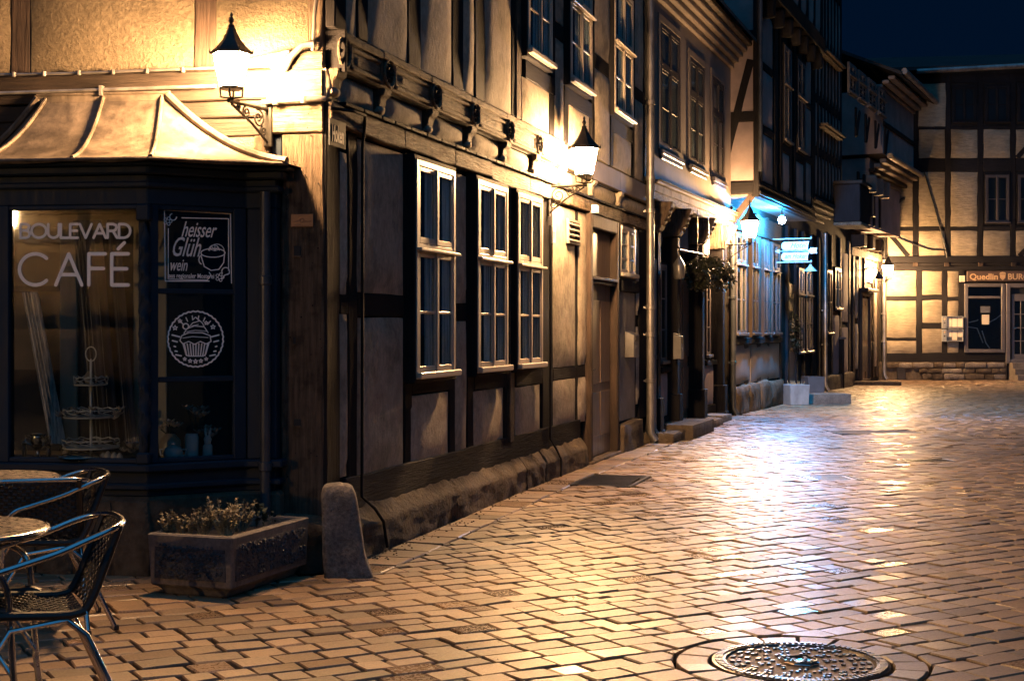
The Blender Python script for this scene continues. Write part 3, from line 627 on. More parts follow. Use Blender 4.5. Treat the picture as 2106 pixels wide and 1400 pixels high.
# street-name plate, house number, small lamp box
x0, x1 = xs(674, 699, YW-0.05); z0, z1 = FA.z_(680, 300, YW-0.05), FA.z_(680, 245, YW-0.05)
sg = FA.part('street_sign', MB().box(x0, x1+0.06, YW-0.065, YW-0.055, z0, z1), 'enamel'); sg.parent = None; sg.location = FA.p0; tag(sg, 'dark enamel street name plate lettered Hoken on the corner post', 'sign')
tm = text_mb('Hoken', 0.15, 0, 0.003, x0+0.03, z0+0.03, YW-0.066, sx=(x1+0.06-x0-0.05)/0.44); FA.part('lettering', tm, 'tan_ceramic', sg)
x0, x1 = xs(1133, 1139, YW-0.02); hn = FA.part('house_number', MB().box(x0, x1, YW-0.04, YW-0.02, 2.33, 2.50), 'sign_white', bevel=0.003); hn.parent = None; hn.location = FA.p0
tag(hn, 'small white house number plate under the middle wall lantern', 'number plate'); FA.part('lettering', text_mb('7', 0.09, 0, 0.002, x0+0.025, 2.38, YW-0.042), 'sign_blue', hn)
def mailbox(fr, x0, x1, z0, z1, yf, label):
    mb = MB().prism([(0, 0), (0.12, 0), (0.12, (z1-z0)*0.85), (0.0, z1-z0)], 0, 1)
    vs = [(x0 + (x1-x0)*y_, yf-x_, z0+z_) for x_, y_, z_ in mb.v]; o = fr.part('mailbox', MB().add(vs, mb.f), 'grey_metal', bevel=0.006); o.parent = None; o.location = fr.p0
    fr.part('flap', MB().box(x0+0.04, x1-0.04, yf-0.128, yf-0.119, z0+(z1-z0)*0.6, z0+(z1-z0)*0.78), 'castiron', o); fr.part('name_card', MB().box(x0+0.08, x1-0.12, yf-0.125, yf-0.119, z0+(z1-z0)*0.35, z0+(z1-z0)*0.45), 'sign_white', o)
    return tag(o, label, 'mailbox')
a0, a1 = xs(1286, 1297, YW-0.02); mailbox(FA, a0, a1, 1.12, 1.45, YW-0.011, 'grey metal mailbox under the small window beside the brown door')
# ------------------------------------------------------------------ corner house, café side
def kx(px, off=0.0): return FK.s_(px, off)
def PK(a, b_, ya, yb, yf=0.0, m='plaster_cafe'): return panel(FK, kx(a), kx(b_), FK.z_((a+b_)/2, yb), FK.z_((a+b_)/2, ya), yf, m, bulge=0.02)
def TK(a, b_, z0, z1, yf=-0.01, m=None, name=None): return timber(FK, kx(a), kx(b_), z0, z1, yf, 0.08, m, name)
zb0, zb1 = FK.z_(300, 262), FK.z_(300, 150); zt = FK.z_(100, 145)
for a, b_ in ((-190, 20), (64, 398), (445, 634)): panel(FK, kx(a), kx(b_), zb1+0.012, 6.9, -0.012, 'plaster_cafe', bulge=0.025)
for a, b_ in ((21, 63), (399, 444)): TK(a, b_, zb1, 6.9, -0.0, 'oak_brown_v')
TK(635, 668, zb1+0.1, 6.9, -0.015, 'oak_old_v', 'corner_post')
timber(FK, kx(-300), kx(668), zb1-0.19, zb1, -0.02, 0.1, 'oak_brown_h', 'wall_plate'); timber(FK, kx(-300), kx(666), zb1-0.30, zb1-0.194, -0.005, 0.08, 'oak_brown_h', 'wall_plate'); timber(FK, kx(-300), kx(580), zb1-0.42, zb1-0.304, 0.0, 0.08, 'oak_brown_h', 'wall_plate')
timber(FK, kx(560), kx(669), zb1-0.01, zb1+0.1, -0.05, 0.12, 'oak_old_h', 'beam_end'); timber(FK, kx(552), kx(668), zb1-0.2, zb1-0.015, -0.05, 0.04, 'oak_old_h', 'beam_end'); timber(FK, kx(552), kx(668), zb1-0.41, zb1-0.205, -0.04, 0.04, 'oak_old_h', 'beam_end')
panel(FK, kx(400), kx(523), 2.2, zb1-0.425, 0.0, 'plaster_cafe'); TK(524, 557, 0.3, zb1-0.42, -0.02, 'oak_old_v'); TK(558, 580, 0.3, zb1-0.42, 0.0, 'bay_paint')
timber(FK, kx(581), kx(668), 0.3, zb1-0.415, -0.03, 0.12, 'oak_old_v', 'corner_post', 0.008)
FK.part('corner_stone', rough(MB(), kx(555), kx(672), -0.08, 0.2, -0.1, 0.3, 6, 0.05, 0.02, 5, 8.8), 'sandstone', smooth=True)
FK.part('plinth', MB().box(kx(400), kx(556), 0.0, 0.1, -0.05, 0.4), 'bay_paint')
bead = MB().tube([(kx(-250), -0.04, zb1+0.012), (kx(150), -0.04, zb1-0.0), (kx(445), -0.04, zb1+0.012), (kx(600), -0.06, zb1+0.1)], 0.009, 6); 
for p in (35, 97, 168, 238, 308, 382): bead.lathe([(0.004, -0.02), (0.014, -0.016), (0.014, 0.012), (0.004, 0.016)], (kx(p), -0.045, zb1+0.004), 8)
FK.part('cable', bead, 'pipe', smooth=True)
FK.part('conduit', MB().tube([(kx(-250), -0.05, zb1-0.125), (kx(450), -0.05, zb1-0.105)], 0.012, 8).box(kx(212), kx(218), -0.066, -0.02, zb1-0.15, zb1-0.085), 'pipe', smooth=True)
FK.part('conduit', MB().tube([(kx(548), -0.08, zb1-0.22), (kx(669), -0.08, zb1-0.205), (kx(674), -0.06, zb1-0.205)], 0.016, 8).lathe([(0.02, -0.02), (0.024, 0), (0.02, 0.02)], (kx(575), -0.08, zb1-0.218), 8).lathe([(0.02, -0.02), (0.024, 0), (0.02, 0.02)], (kx(632), -0.08, zb1-0.21), 8), 'pipe', smooth=True)
FK.part('loop_cable', MB().tube([(kx(590), -0.06, zb1-0.02), (kx(606), -0.08, zb1+0.06), (kx(628), -0.08, zb1+0.13), (kx(652), -0.07, zb1+0.14)], 0.022, 8), 'pipe', smooth=True)
FK.part('cable_pipe', MB().tube([(kx(648), -0.05, zb1+0.1), (kx(652), -0.06, zb1+0.32), (kx(656), -0.06, zb1+0.45), (kx(654), -0.05, zb1+0.7)], 0.012, 8), 'pipe', smooth=True)
FK.part('flood_lamp', MB().lathe([(0.012, -0.03), (0.03, -0.02), (0.032, 0.02), (0.01, 0.03)], (kx(655), -0.09, zb1+0.46), 10), 'grey_metal', smooth=True)
downpipe(FK, kx(546, -0.15), -0.155, 0.32, 2.33, 0.033, 'pipe_dark', joints=(1.78, 0.62), foot=False)
# mortise holes, their shade put into near-black blocks, and iron nails in the corner post
for px, py, w_, h_ in ((612, 516, 0.022, 0.03), (612, 868, 0.02, 0.02), (606, 700, 0.008, 0.02)):
    x, z = FK.pix(px, py, -0.03); FK.part('mortise_shade', MB().box(x-w_, x+w_, -0.0385, -0.02, z-h_, z+h_), 'dark_room'); FK.part('mortise_lip', MB().box(x-w_-0.004, x+w_+0.006, -0.042, -0.02, z-h_-0.014, z-h_), 'oak_old_v', bevel=0.004)
for k in range(26):
    x, z = FK.pix(random.uniform(588, 662), random.uniform(230, 980), -0.03); r_ = random.uniform(0.003, 0.007); FK.part('nail', MB().lathe([(0.001, -r_), (r_, 0), (0.001, r_)], (x, -0.038, z), 6), 'oak_v')
# plaque
x0, x1 = kx(598, -0.04), kx(645, -0.04); z0, z1 = FK.z_(620, 467, -0.04), FK.z_(620, 440, -0.04)
pq = FK.part('wall_plaque', MB().box(x0, x1, -0.045, -0.03, z0, z1), 'bronze', bevel=0.003); pq.parent = None; pq.location = FK.p0; tag(pq, 'small bronze plaque with an emblem on the cafe corner post', 'plaque')
zc, xc = (z0+z1)/2, (x0+x1)/2
FK.part('emblem', MB().tube([(xc+0.013*math.cos(t), -0.047, zc+0.013*math.sin(t)) for t in [k*math.pi/6 for k in range(13)]], 0.003, 6, False), 'bronze', pq)
for zz, ww in ((z1-0.014, 0.03), (zc-0.005, 0.055), (z0+0.012, 0.035)):
    mb = MB(); k = -ww
    while k < ww:
        if abs(k) > 0.016 or zz > zc+0.01 or zz < zc-0.01: mb.box(xc+k, xc+k+0.006, -0.048, -0.044, zz-0.004, zz+0.004)
        k += 0.009
    FK.part('lettering', mb, 'bronze', pq)
# ------------------------------------------------------------------ café bay window
BP = 0.50
xr = kx(303, -BP); xlf = kx(-8, -BP); xe = kx(506, -0.1)
xq = kx(566, -0.12)
def bayplan(d=0.0): return [(xlf-0.45-d, 0.05), (xlf-0.45*d, -BP-d), (xr+0.4*d, -BP-d), (xe+0.3*d, -0.1-d), (xq+d, -0.1-d), (xq+d, 0.05)]
w1 = FK.world(xr, -BP, 0); w2 = FK.world(xe, -0.1, 0); FS = Frame((w1.x, w1.y), math.atan2(w2.y-w1.y, w2.x-w1.x), HA); LS = (w2-w1).length
SZ = 0.66; HZ = FK.z_(150, 422, -BP)
bay = FK.part('bay_window', MB().plan(bayplan(), HZ, HZ+0.18), 'bay_paint', bevel=0.006)
FK.part('apron', MB().plan(bayplan(-0.01), 0.46, SZ-0.05), 'bay_paint', bay, bevel=0.006)
FK.part('plinth', MB().plan(bayplan(0.03), -0.06, 0.46), 'sandstone', bay, bevel=0.02)
for a in range(5):
    xa = xlf-0.2+a*(xr-xlf+0.24)/5; FK.part('plinth_stone', rough(MB(), xa, xa+(xr-xlf+0.24)/5-0.01, -BP-0.05, -BP+0.1, -0.08, 0.44, 5, 0.03, 0.012, 6, a*2.2), 'sandstone', bay, smooth=True)
FK.part('sill', MB().plan(bayplan(0.05), SZ-0.05, SZ), 'bay_paint', bay, bevel=0.01); FK.part('moulding', MB().plan(bayplan(0.035), 0.50, 0.54), 'bay_paint', bay, bevel=0.01)
FK.part('cornice', MB().plan(bayplan(0.03), HZ+0.10, HZ+0.14).plan(bayplan(0.06), HZ+0.181, HZ+0.23).plan(bayplan(0.10), HZ+0.231, HZ+0.262), 'bay_paint', bay, bevel=0.01)
zE = HZ+0.264
# posts
po = MB(); po.box(xlf-0.02, kx(19, -BP), -BP-0.01, -BP+0.07, SZ, HZ); po.box(kx(286, -BP), xr-0.01, -BP-0.01, -BP+0.07, SZ, HZ)
po.box(kx(19, -BP), kx(286, -BP), -BP-0.006, -BP+0.05, HZ-0.028, HZ-0.001).box(kx(19, -BP), kx(286, -BP), -BP-0.006, -BP+0.05, SZ+0.001, SZ+0.03)
FK.part('bay_post', po, 'bay_paint', bay, bevel=0.005)
fs_ = lambda px, py=Y0: FS.pix(px, py, 0.0)
sp = MB(); sx0, sx1 = fs_(325)[0], fs_(480)[0]
sp.box(0.012, sx0, -0.01, 0.06, SZ, HZ); sp.box(sx1, LS, -0.008, 0.06, SZ, HZ)
zr = [SZ+0.03, FS.z_(400, 785), FS.z_(400, 774), FS.z_(400, 605), FS.z_(400, 594), HZ-0.03]
sp.box(sx0, sx1, -0.006, 0.05, SZ+0.001, zr[0]); sp.box(sx0, sx1, -0.006, 0.05, zr[1], zr[2]); sp.box(sx0, sx1, -0.006, 0.05, zr[3], zr[4]); sp.box(sx0, sx1, -0.006, 0.05, zr[5], HZ-0.001)
o = FS.part('bay_post', sp, 'bay_paint', HA, bevel=0.005)
FK.part('pane', MB().box(kx(19, -BP), kx(286, -BP), -BP+0.02, -BP+0.026, SZ+0.03, HZ-0.028), 'shopglass', bay)
for a, b_ in ((0, 1), (2, 3), (4, 5)):
    FS.part('pane', MB().box(sx0, sx1, 0.02, 0.026, zr[a], zr[b_]), 'shopglass', HA)
# twisted half column on the bay corner
cxp, cyp = xr-0.01, -BP-0.012; mb = MB(); n = 10; rows = 60; za, zb = FK.z_(300, 930, -BP), FK.z_(300, 455, -BP); vs = []; fsx = []
for i in range(rows+1):
    t = i/rows; z = za+(zb-za)*t; env = min(1, 6*t+0.35, 6*(1-t)+0.35)
    for k in range(n):
        a = 2*math.pi*k/n; r_ = (0.033 + 0.009*math.sin(2*a + t*62))*env; vs.append((cxp+r_*math.cos(a), cyp+r_*math.sin(a), z))
for i in range(rows):
    for k in range(n): fsx.append((i*n+k, i*n+(k+1) % n, (i+1)*n+(k+1) % n, (i+1)*n+k))
FK.part('twisted_column', MB().add(vs, fsx), 'bay_paint', bay, smooth=True)
FK.part('capital', MB().box(xr-0.055, xr+0.03, -BP-0.05, -BP+0.03, zb, HZ), 'bay_paint', bay, bevel=0.01); FK.part('column_base', MB().box(xr-0.055, xr+0.03, -BP-0.05, -BP+0.03, SZ, za), 'bay_paint', bay, bevel=0.01)
# bell-cast zinc roof with rolled seams
zT = FK.z_(220, 205, 0.0); tl, tr = kx(100), kx(346)
E = [(xlf-0.45-0.14, 0.0), (xlf-0.05, -BP-0.15), (kx(148, -BP-0.15), -BP-0.15), (kx(313, -BP-0.13), -BP-0.15), (kx(592, -0.24), -0.25)]
Tp = [(tl-0.05, -0.03), (tl, -0.03), (kx(218), -0.035), (kx(338), -0.03), (tr+0.015, -0.03)]
def rcurve(e, t_, u): return Vector((e[0]+(t_[0]-e[0])*u, e[1]+(t_[1]-e[1])*u, zE+(zT-zE)*(0.25*u+0.75*u**2.0)))
nu = 12
for i in range(4):
    vs = []; fsx = []
    for a in range(nu+1):
        u = a/nu
        for b_ in range(5):
            t = b_/4; p = rcurve(E[i], Tp[i], u).lerp(rcurve(E[i+1], Tp[i+1], u), t); sag = 0.012*math.sin(math.pi*t)*(1-u*0.5); vs.append((p.x, p.y, p.z-sag))
    W5 = 5
    for a in range(nu):
        for b_ in range(4): fsx.append((a*W5+b_, a*W5+b_+1, (a+1)*W5+b_+1, (a+1)*W5+b_))
    m_ = len(vs); vs2 = [(x, y+0.004, z-0.012) for x, y, z in vs]
    allv = vs+vs2; fb = [tuple(reversed([k+m_ for k in f])) for f in fsx]
    edge = list(range(0, 4)) 
    side = [(b_+1, b_, b_+m_, b_+1+m_) for b_ in range(4)]
    FK.part('roof_panel', MB().add(allv, fsx+fb+side), 'zinc', bay, smooth=True)
for i in range(1, 4): FK.part('roof_seam', MB().tube([rcurve(E[i], Tp[i], a/nu)+Vector((0, -0.006, 0.008)) for a in range(nu+1)], 0.013, 8), 'zinc', bay, smooth=True)
FK.part('side_panel', MB().box(xe+0.005, xq, -0.1, 0.0, SZ, HZ), 'bay_paint', bay, bevel=0.006)
FK.part('roof_return', MB().add([rcurve(E[4], Tp[4], a/nu) for a in range(nu+1)]+[(rcurve(E[4], Tp[4], a/nu).x+0.02*(1-a/nu), 0.0, rcurve(E[4], Tp[4], a/nu).z-0.002) for a in range(nu+1)], [(a, a+1, a+nu+2, a+nu+1) for a in range(nu)]), 'zinc', bay, smooth=True)
for i in (0, 4): FK.part('roof_flashing', MB().tube([rcurve(E[i], Tp[i], a/nu)+Vector((0, -0.012, 0.012)) for a in range(nu+1)], 0.026, 8), 'zinc', bay, smooth=True)
FK.part('roof_flashing', MB().box(tl-0.06, tr+0.02, -0.045, -0.02, zT-0.02, zT+0.03).tube([(tl-0.06, -0.045, zT+0.03), (tr+0.03, -0.045, zT+0.03)], 0.01, 6), 'zinc', bay, smooth=True)
FK.part('roof_edge', MB().tube([Vector((e[0], e[1]-0.004, zE-0.004)) for e in E], 0.012, 8), 'zinc', bay, smooth=True)
# room behind the glass: back wall with cream frame and near-black sheets painted for unlit openings
FK.part('room_wall', MB().box(xlf-0.45, xe-0.02, 0.0, 0.045, SZ, HZ), 'inner_wall', bay)
yb_ = -0.02
inner = MB()
for a, b_ in ((125, 162),): inner.box(kx(a, yb_), kx(b_, yb_), yb_-0.02, yb_, SZ+0.06, HZ-0.02)
inner.box(kx(20, yb_), kx(285, yb_), yb_-0.018, yb_-0.001, HZ-0.1, HZ-0.02); inner.box(kx(276, yb_), kx(345, yb_), yb_-0.018, yb_-0.001, SZ+0.05, HZ-0.02)
FK.part('inner_frame', inner, 'cream_wood', bay, bevel=0.006)
dk = MB().box(kx(163, yb_), kx(275, yb_), yb_-0.012, yb_-0.002, SZ+0.03, HZ-0.11).box(kx(347, yb_), kx(500, yb_), yb_-0.012, yb_-0.002, SZ+0.03, HZ-0.03).box(kx(22, yb_), kx(124, yb_), yb_-0.013, yb_-0.003, FK.z_(80, 600, yb_), FK.z_(80, 588, yb_)).box(kx(22, yb_), kx(124, yb_), yb_-0.013, yb_-0.003, SZ+0.03, FK.z_(80, 760, yb_))
FK.part('unlit_sheet', dk, 'dark_room', bay)
for a, b_ in ((60, 92), (168, 205), (206, 225), (238, 262)):
    vs = []; fsx = []; n = 14; y_ = -0.10
    for k in range(n+1):
        t = k/n; x = kx(a, y_)+(kx(b_, y_)-kx(a, y_))*t; q = 0.012*math.sin(k*1.9)
        vs += [(x-0.05, y_+q, FK.z_(a, 600, y_)), (x+0.14, y_+q, SZ+0.08)] if a < 100 else [(x-0.06, y_+q, HZ-0.06), (x+0.06, y_+q, SZ+0.1)]
    for k in range(n): fsx.append((2*k, 2*k+2, 2*k+3, 2*k+1))
    FK.part('curtain', MB().add(vs, fsx), 'curtain' if a < 100 else 'grey_paint', bay, smooth=True)
# lettering and drawings on the glass
yd = -BP+0.018
kp = lambda px, py: FK.pix(px, py, yd)
circ = lambda cx, cy, rx, ry, a0=0, a1=360, n=22: [(cx+rx*math.cos(R(a0+(a1-a0)*k/n)), cy+ry*math.sin(R(a0+(a1-a0)*k/n))) for k in range(n+1)]
GL = {'B': (0.62, [[(0,0),(0,1),(.4,1),(.56,.92),(.58,.75),(.5,.58),(.36,.53),(0,.53)], [(.36,.53),(.56,.46),(.63,.28),(.56,.08),(.4,0),(0,0)]]), 'O': (1.0, [circ(.5,.5,.5,.5)]), 'U': (.72, [[(0,1),(0,.35)]+circ(.36,.36,.36,.36,180,360,12)+[(.72,1)]]),
      'L': (.5, [[(0,1),(0,0),(.5,0)]]), 'E': (.52, [[(.52,1),(0,1),(0,0),(.52,0)], [(0,.52),(.47,.52)]]), 'V': (.8, [[(0,1),(.4,0),(.8,1)]]), 'A': (.82, [[(0,0),(.41,1),(.82,0)], [(.16,.33),(.66,.33)]]),
      'R': (.64, [[(0,0),(0,1),(.38,1),(.56,.92),(.6,.74),(.52,.56),(.36,.5),(0,.5)], [(.36,.5),(.64,0)]]), 'D': (.76, [[(0,0),(0,1),(.3,1)]+circ(.3,.5,.46,.5,80,-80,12)+[(.3,0),(0,0)]]), 'C': (.92, [circ(.5,.5,.5,.5,45,315,20)]), 'F': (.5, [[(.52,1),(0,1),(0,0)], [(0,.53),(.46,.53)]])}
def word(txt, x0, x1, ytop, ybot, wpx, gap=0.16):
    tot = sum(GL[c][0] for c in txt)+gap*(len(txt)-1); k = (x1-x0)/tot; mb = MB(); x = x0
    for c in txt:
        wd, st = GL[c]
        for s_ in st: mb.ribbon([kp(x+p[0]*k, ybot+(ytop-ybot)*p[1]) for p in s_], wpx*0.00294, yd)
        x += (wd+gap)*k
    return mb
FK.part('lettering', word('BOULEVARD', 42, 268, 461, 489, 5.5, 0.13), 'decal', bay)
o = word('CAFE', 40, 264, 522, 586, 7.5, 0.22); o.ribbon([kp(243, 512), kp(256, 499)], 7*0.00294, yd); FK.part('lettering', o, 'decal', bay)
fp = lambda px, py: FS.pix(px, py, 0.018)
ys = 0.018; wS = 0.0031
def srib(pts, w_): mb_.ribbon([fp(*p) for p in pts], w_*wS, ys)
mb_ = MB()
srib([(338,432),(474,440),(476,582)], 2); srib([(338,432),(340,578),(430,578)], 2); srib([(374,448),(470,450),(470,556)], 2); srib([(346,470),(346,574),(426,576)], 1.6); srib([(426,576),(434,566),(430,560)], 1.6)
for c in ((345, 455), (452, 570)): 
    for k in range(5): a = k*1.257; srib(circ(c[0]+6*math.cos(a), c[1]+6*math.sin(a), 3, 3, n=8), 1.3)
srib(circ(356, 446, 7, 7, 0, 250, 10), 2); srib(circ(464, 558, 8, 8, 150, 420, 10), 2); srib([(456,574),(462,566),(472,562)], 2)
# mug with orange slice
srib([(414,528),(420,548),(434,556),(450,554),(460,540),(462,518)], 2); srib(circ(438, 520, 25, 9, n=18), 2); srib(circ(440, 515, 11, 11, 180, 360, 10), 1.4); srib(circ(446, 516, 15, 14, 180, 360, 10), 1.4)
for a in (200, 235, 270, 305, 340): srib([(442, 516), (442+10*math.cos(R(a)), 516+10*math.sin(R(a)))], 1.2)
srib(circ(415, 534, 6, 9, 100, 270, 8), 2)
FS.part('drawing', mb_, 'decal', HA)
for t, px, py, sz, sh in (('heisser', 372, 486, 0.135, 0.5), ('Glüh', 350, 526, 0.17, 0.5), ('wein', 348, 556, 0.105, 0.35), ('aus regionaler Mosterei', 347, 571, 0.042, 0.0)):
    x, z = fp(px, py); FS.part('lettering', text_mb(t, sz, sh, 0.0008 if sz > 0.1 else 0.0004, x, z, ys, sx=0.56 if sz > 0.1 else 0.72), 'decal', HA)
mb_ = MB(); cu = (402, 697)
srib([(cu[0]+(56+1.6*(k % 2))*math.cos(2*math.pi*k/72), cu[1]+(56+1.6*(k % 2))*math.sin(2*math.pi*k/72)) for k in range(73)], 3)
srib([(376,706),(383,730),(388,732),(418,732),(423,728),(430,704)], 2.2)
for k in range(9): x = 379+k*6; srib([(x, 707), (x+(402-x)*0.22, 731)], 2.4)
srib([(370,700),(374,690),(388,684),(416,684),(432,690),(434,702),(424,707),(412,702),(400,708),(388,702),(376,707),(370,700)], 2); srib([(378,686),(384,676),(400,670),(420,672),(428,684)], 1.8); srib([(386,676),(396,664),(410,660),(402,652),(396,658)], 1.8); srib([(404,653),(416,664),(420,672)], 1.6)
srib([(376,695),(396,692),(428,694)], 1.3); srib([(384,682),(402,679),(424,681)], 1.3); srib([(394,670),(408,667)], 1.3); srib(circ(382, 671, 6, 6, n=9), 2.4)
for a in range(-40, 41, 16): srib([(402+40*math.sin(R(a)), 697-40*math.cos(R(a))), (402+48*math.sin(R(a)), 697-48*math.cos(R(a)))], 2.2)
def star(cx, cy, r_): 
    p = [(cx+r_*(1 if k % 2 == 0 else .42)*math.sin(math.pi*k/5), cy-r_*(1 if k % 2 == 0 else .42)*math.cos(math.pi*k/5)) for k in range(11)]; srib(p, 1.8)
for c in ((370,660,4),(360,674,5),(424,664,4),(438,672,5),(380,738,3.5),(391,742,4),(402,743,4.5),(413,742,4),(424,738,3.5)): star(*c)
for sg in (-1, 1):
    for k in range(5): a = R(200+k*14); x, y = 402+sg*43*math.cos(a)*-1*-1, 697-43*math.sin(a); srib([(402-sg*42*math.cos(R(20+k*-14+20)), 697+42*math.sin(R(k*14-6))), (402-sg*48*math.cos(R(k*14-4)), 697+48*math.sin(R(k*14-10)))], 3)
FS.part('drawing', mb_, 'decal', HA)
# ------------------------------------------------------------------ things on the bay sill
def thing_k(name, px, off, label, cat): x = kx(px, off); p = FK.world(x, off, SZ); return empty(name, p, FK.a, label, cat)
t = thing_k('cake_stand', 187, -0.30, 'white wire three-tier cake stand in the cafe window', 'cake stand')
MB().lathe([(0.008, 0), (0.008, 0.62), (0.004, 0.63)], n=8).build('pole', 'white', t, smooth=True)
for z, r_ in ((0.07, 0.17), (0.26, 0.165), (0.46, 0.10)):
    pl = MB().lathe([(0.02, z), (r_, z+0.004), (r_+0.004, z+0.012), (0.02, z+0.01)], n=24).build('tray', 'white', t, smooth=True)
    mb = MB(); mb.tube([((r_+0.004)*math.cos(k*math.pi/12), (r_+0.004)*math.sin(k*math.pi/12), z+0.055+0.008*math.sin(k*3)) for k in range(25)], 0.003, 6, False)
    for k in range(10):
        a = k*math.pi/5; pts = [((r_+0.003)*math.cos(a+0.28*math.sin(q*0.8)), (r_+0.003)*math.sin(a+0.28*math.sin(q*0.8)), z+0.012+0.042*q/8) for q in range(9)]; mb.tube(pts, 0.0025, 5)
    mb.build('scroll_rail', 'white', pl, smooth=True)
MB().tube([(0.035*math.sin(a), 0, 0.66+0.045*-math.cos(a)) for a in [k*math.pi/8 for k in range(17)]], 0.004, 6).build('ring_handle', 'white', t, smooth=True)
def egg(name, px, off, z, r_, m, label): x = kx(px, off); p = FK.world(x, off, z); o = MB().lathe([(0.001, 0), (r_*.7, r_*.25), (r_, r_*.9), (r_*.8, r_*1.7), (r_*.35, r_*2.3), (0.001, r_*2.45)], n=12).build(name, m, None, True, loc=p); return tag(o, label, name.replace('_', ' '))
egg('stacked_macaroons', 184, -0.28, SZ+0.47, 0.035, 'tan_ceramic', 'round tan sweet on the top tray of the cake stand')
egg('easter_egg', 137, -0.30, SZ, 0.03, 'tan_ceramic', 'brown egg standing between the goblet and cake stand')
def blossoms(name, px, off, z, n, rad, label, stem=0.0):
    t = empty(name, FK.world(kx(px, off), off, z), 0, label, 'flowers')
    for k in range(n):
        c = Vector((random.uniform(-rad, rad), random.uniform(-0.06, 0.06), stem+random.uniform(-0.02, 0.05)*(1+2*(stem > 0)))); mb = MB()
        for q in range(6):
            a = q*1.047+random.random(); d = Vector((math.cos(a), math.sin(a), 0.55)).normalized(); s_ = d.cross(Vector((0, 0, 1))).normalized()*0.012; L_ = random.uniform(0.032, 0.05)
            mb.add([c, c+d*L_*.5+s_, c+d*L_+Vector((0, 0, .008)), c+d*L_*.5-s_], [(0, 1, 2, 3)])
        mb.build('blossom', 'petal', t)
        if stem: MB().tube([(0, 0, 0.0), (c.x*.6, c.y*.6, c.z*.6), tuple(c)], 0.004, 5).build('stem', 'leaf', t)
    return t
blossoms('silk_flowers', 165, -0.30, SZ+0.28, 7, 0.13, 'pale silk flowers lying on the middle tray of the cake stand'); blossoms('silk_flowers', 238, -0.32, SZ+0.27, 5, 0.03, 'pale silk flower head at the right rim of the cake stand'); blossoms('silk_flowers', 262, -0.33, SZ+0.06, 7, 0.05, 'cluster of pale flowers low beside the twisted column')
for i, (px, r_) in enumerate(((212, .022), (222, .026), (235, .024), (246, .022))): egg('toy_chick', px, -0.38, SZ, r_, 'petal', ['leftmost of four small chicks on the bay sill', 'second small chick from the left on the bay sill', 'third small chick from the left on the bay sill', 'rightmost small chick on the sill by the twisted column'][i])
t = thing_k('silver_goblet', 78, -0.36, 'tarnished silver two-handled goblet at the lower left of the window', 'goblet')
MB().lathe([(0.04, 0), (0.03, 0.02), (0.012, 0.04), (0.012, 0.06), (0.03, 0.075), (0.05, 0.12), (0.045, 0.15), (0.055, 0.165), (0.045, 0.16), (0.03, 0.1)], n=16).build('cup', 'silver', t, smooth=True)
for sg in (-1, 1): MB().tube([(sg*0.05, 0, 0.14), (sg*0.085, 0, 0.15), (sg*0.08, 0, 0.11), (sg*0.04, 0, 0.09)], 0.004, 6).build('handle', 'silver', t, smooth=True)
for i, (px, h_, lb) in enumerate(((50, .12, 'small dark candlestick at the far left of the cafe window'), (100, .1, 'small dark figurine right of the silver goblet'))):
    t = tag(MB().lathe([(0.03, 0), (0.012, 0.02), (0.018, h_*.5), (0.01, h_*.7), (0.02, h_*.85), (0.004, h_)], n=12).build('table_figurine', 'castiron', None, True, loc=FK.world(kx(px, -0.33), -0.33, SZ)), lb, 'figurine')
t = thing_k('serving_dish', 165, -0.42, 'low silver dish with crossed servers in front of the cake stand', 'dish')
MB().lathe([(0.05, 0), (0.11, 0.012), (0.14, 0.03), (0.135, 0.034), (0.05, 0.012)], n=20).build('bowl', 'silver', t, smooth=True)
for a in (-1, 1): MB().tube([(-0.12*a, 0, 0.04), (0.13*a, 0.02, 0.085)], 0.004, 6).build('server', 'silver', t, smooth=True)
def s_at(px, off): p = FS.world(FS.s_(px, off), off, SZ); return p
t = empty('ceramic_teapot', s_at(356, 0.12), FK.a, 'round two-handled cream pot left of the candle on the side sill', 'pot')
MB().lathe([(0.035, 0), (0.055, 0.02), (0.062, 0.05), (0.05, 0.08), (0.03, 0.09), (0.012, 0.1), (0.014, 0.112), (0.002, 0.12)], n=16).build('pot_body', 'white', t, smooth=True)
for sg in (-1, 1): MB().tube([(sg*0.055, 0, 0.07), (sg*0.085, 0, 0.07), (sg*0.08, 0, 0.035), (sg*0.05, 0, 0.03)], 0.006, 6).build('handle', 'white', t, smooth=True)
t = empty('brown_pot', s_at(350, 0.2), FK.a, 'rounded brown pot behind the cream two-handled pot', 'pot'); MB().lathe([(0.05, 0), (0.07, 0.05), (0.065, 0.12), (0.03, 0.16), (0.002, 0.165)], n=14).build('pot_body', 'tan_ceramic', t, smooth=True)
t = empty('pillar_vase', s_at(394, 0.15), FK.a, 'pale cylindrical vase in the middle of the side sill', 'vase'); MB().lathe([(0.038, 0), (0.042, 0.02), (0.042, 0.14), (0.036, 0.16), (0.028, 0.16)], n=16).build('vase_body', 'white', t, smooth=True)
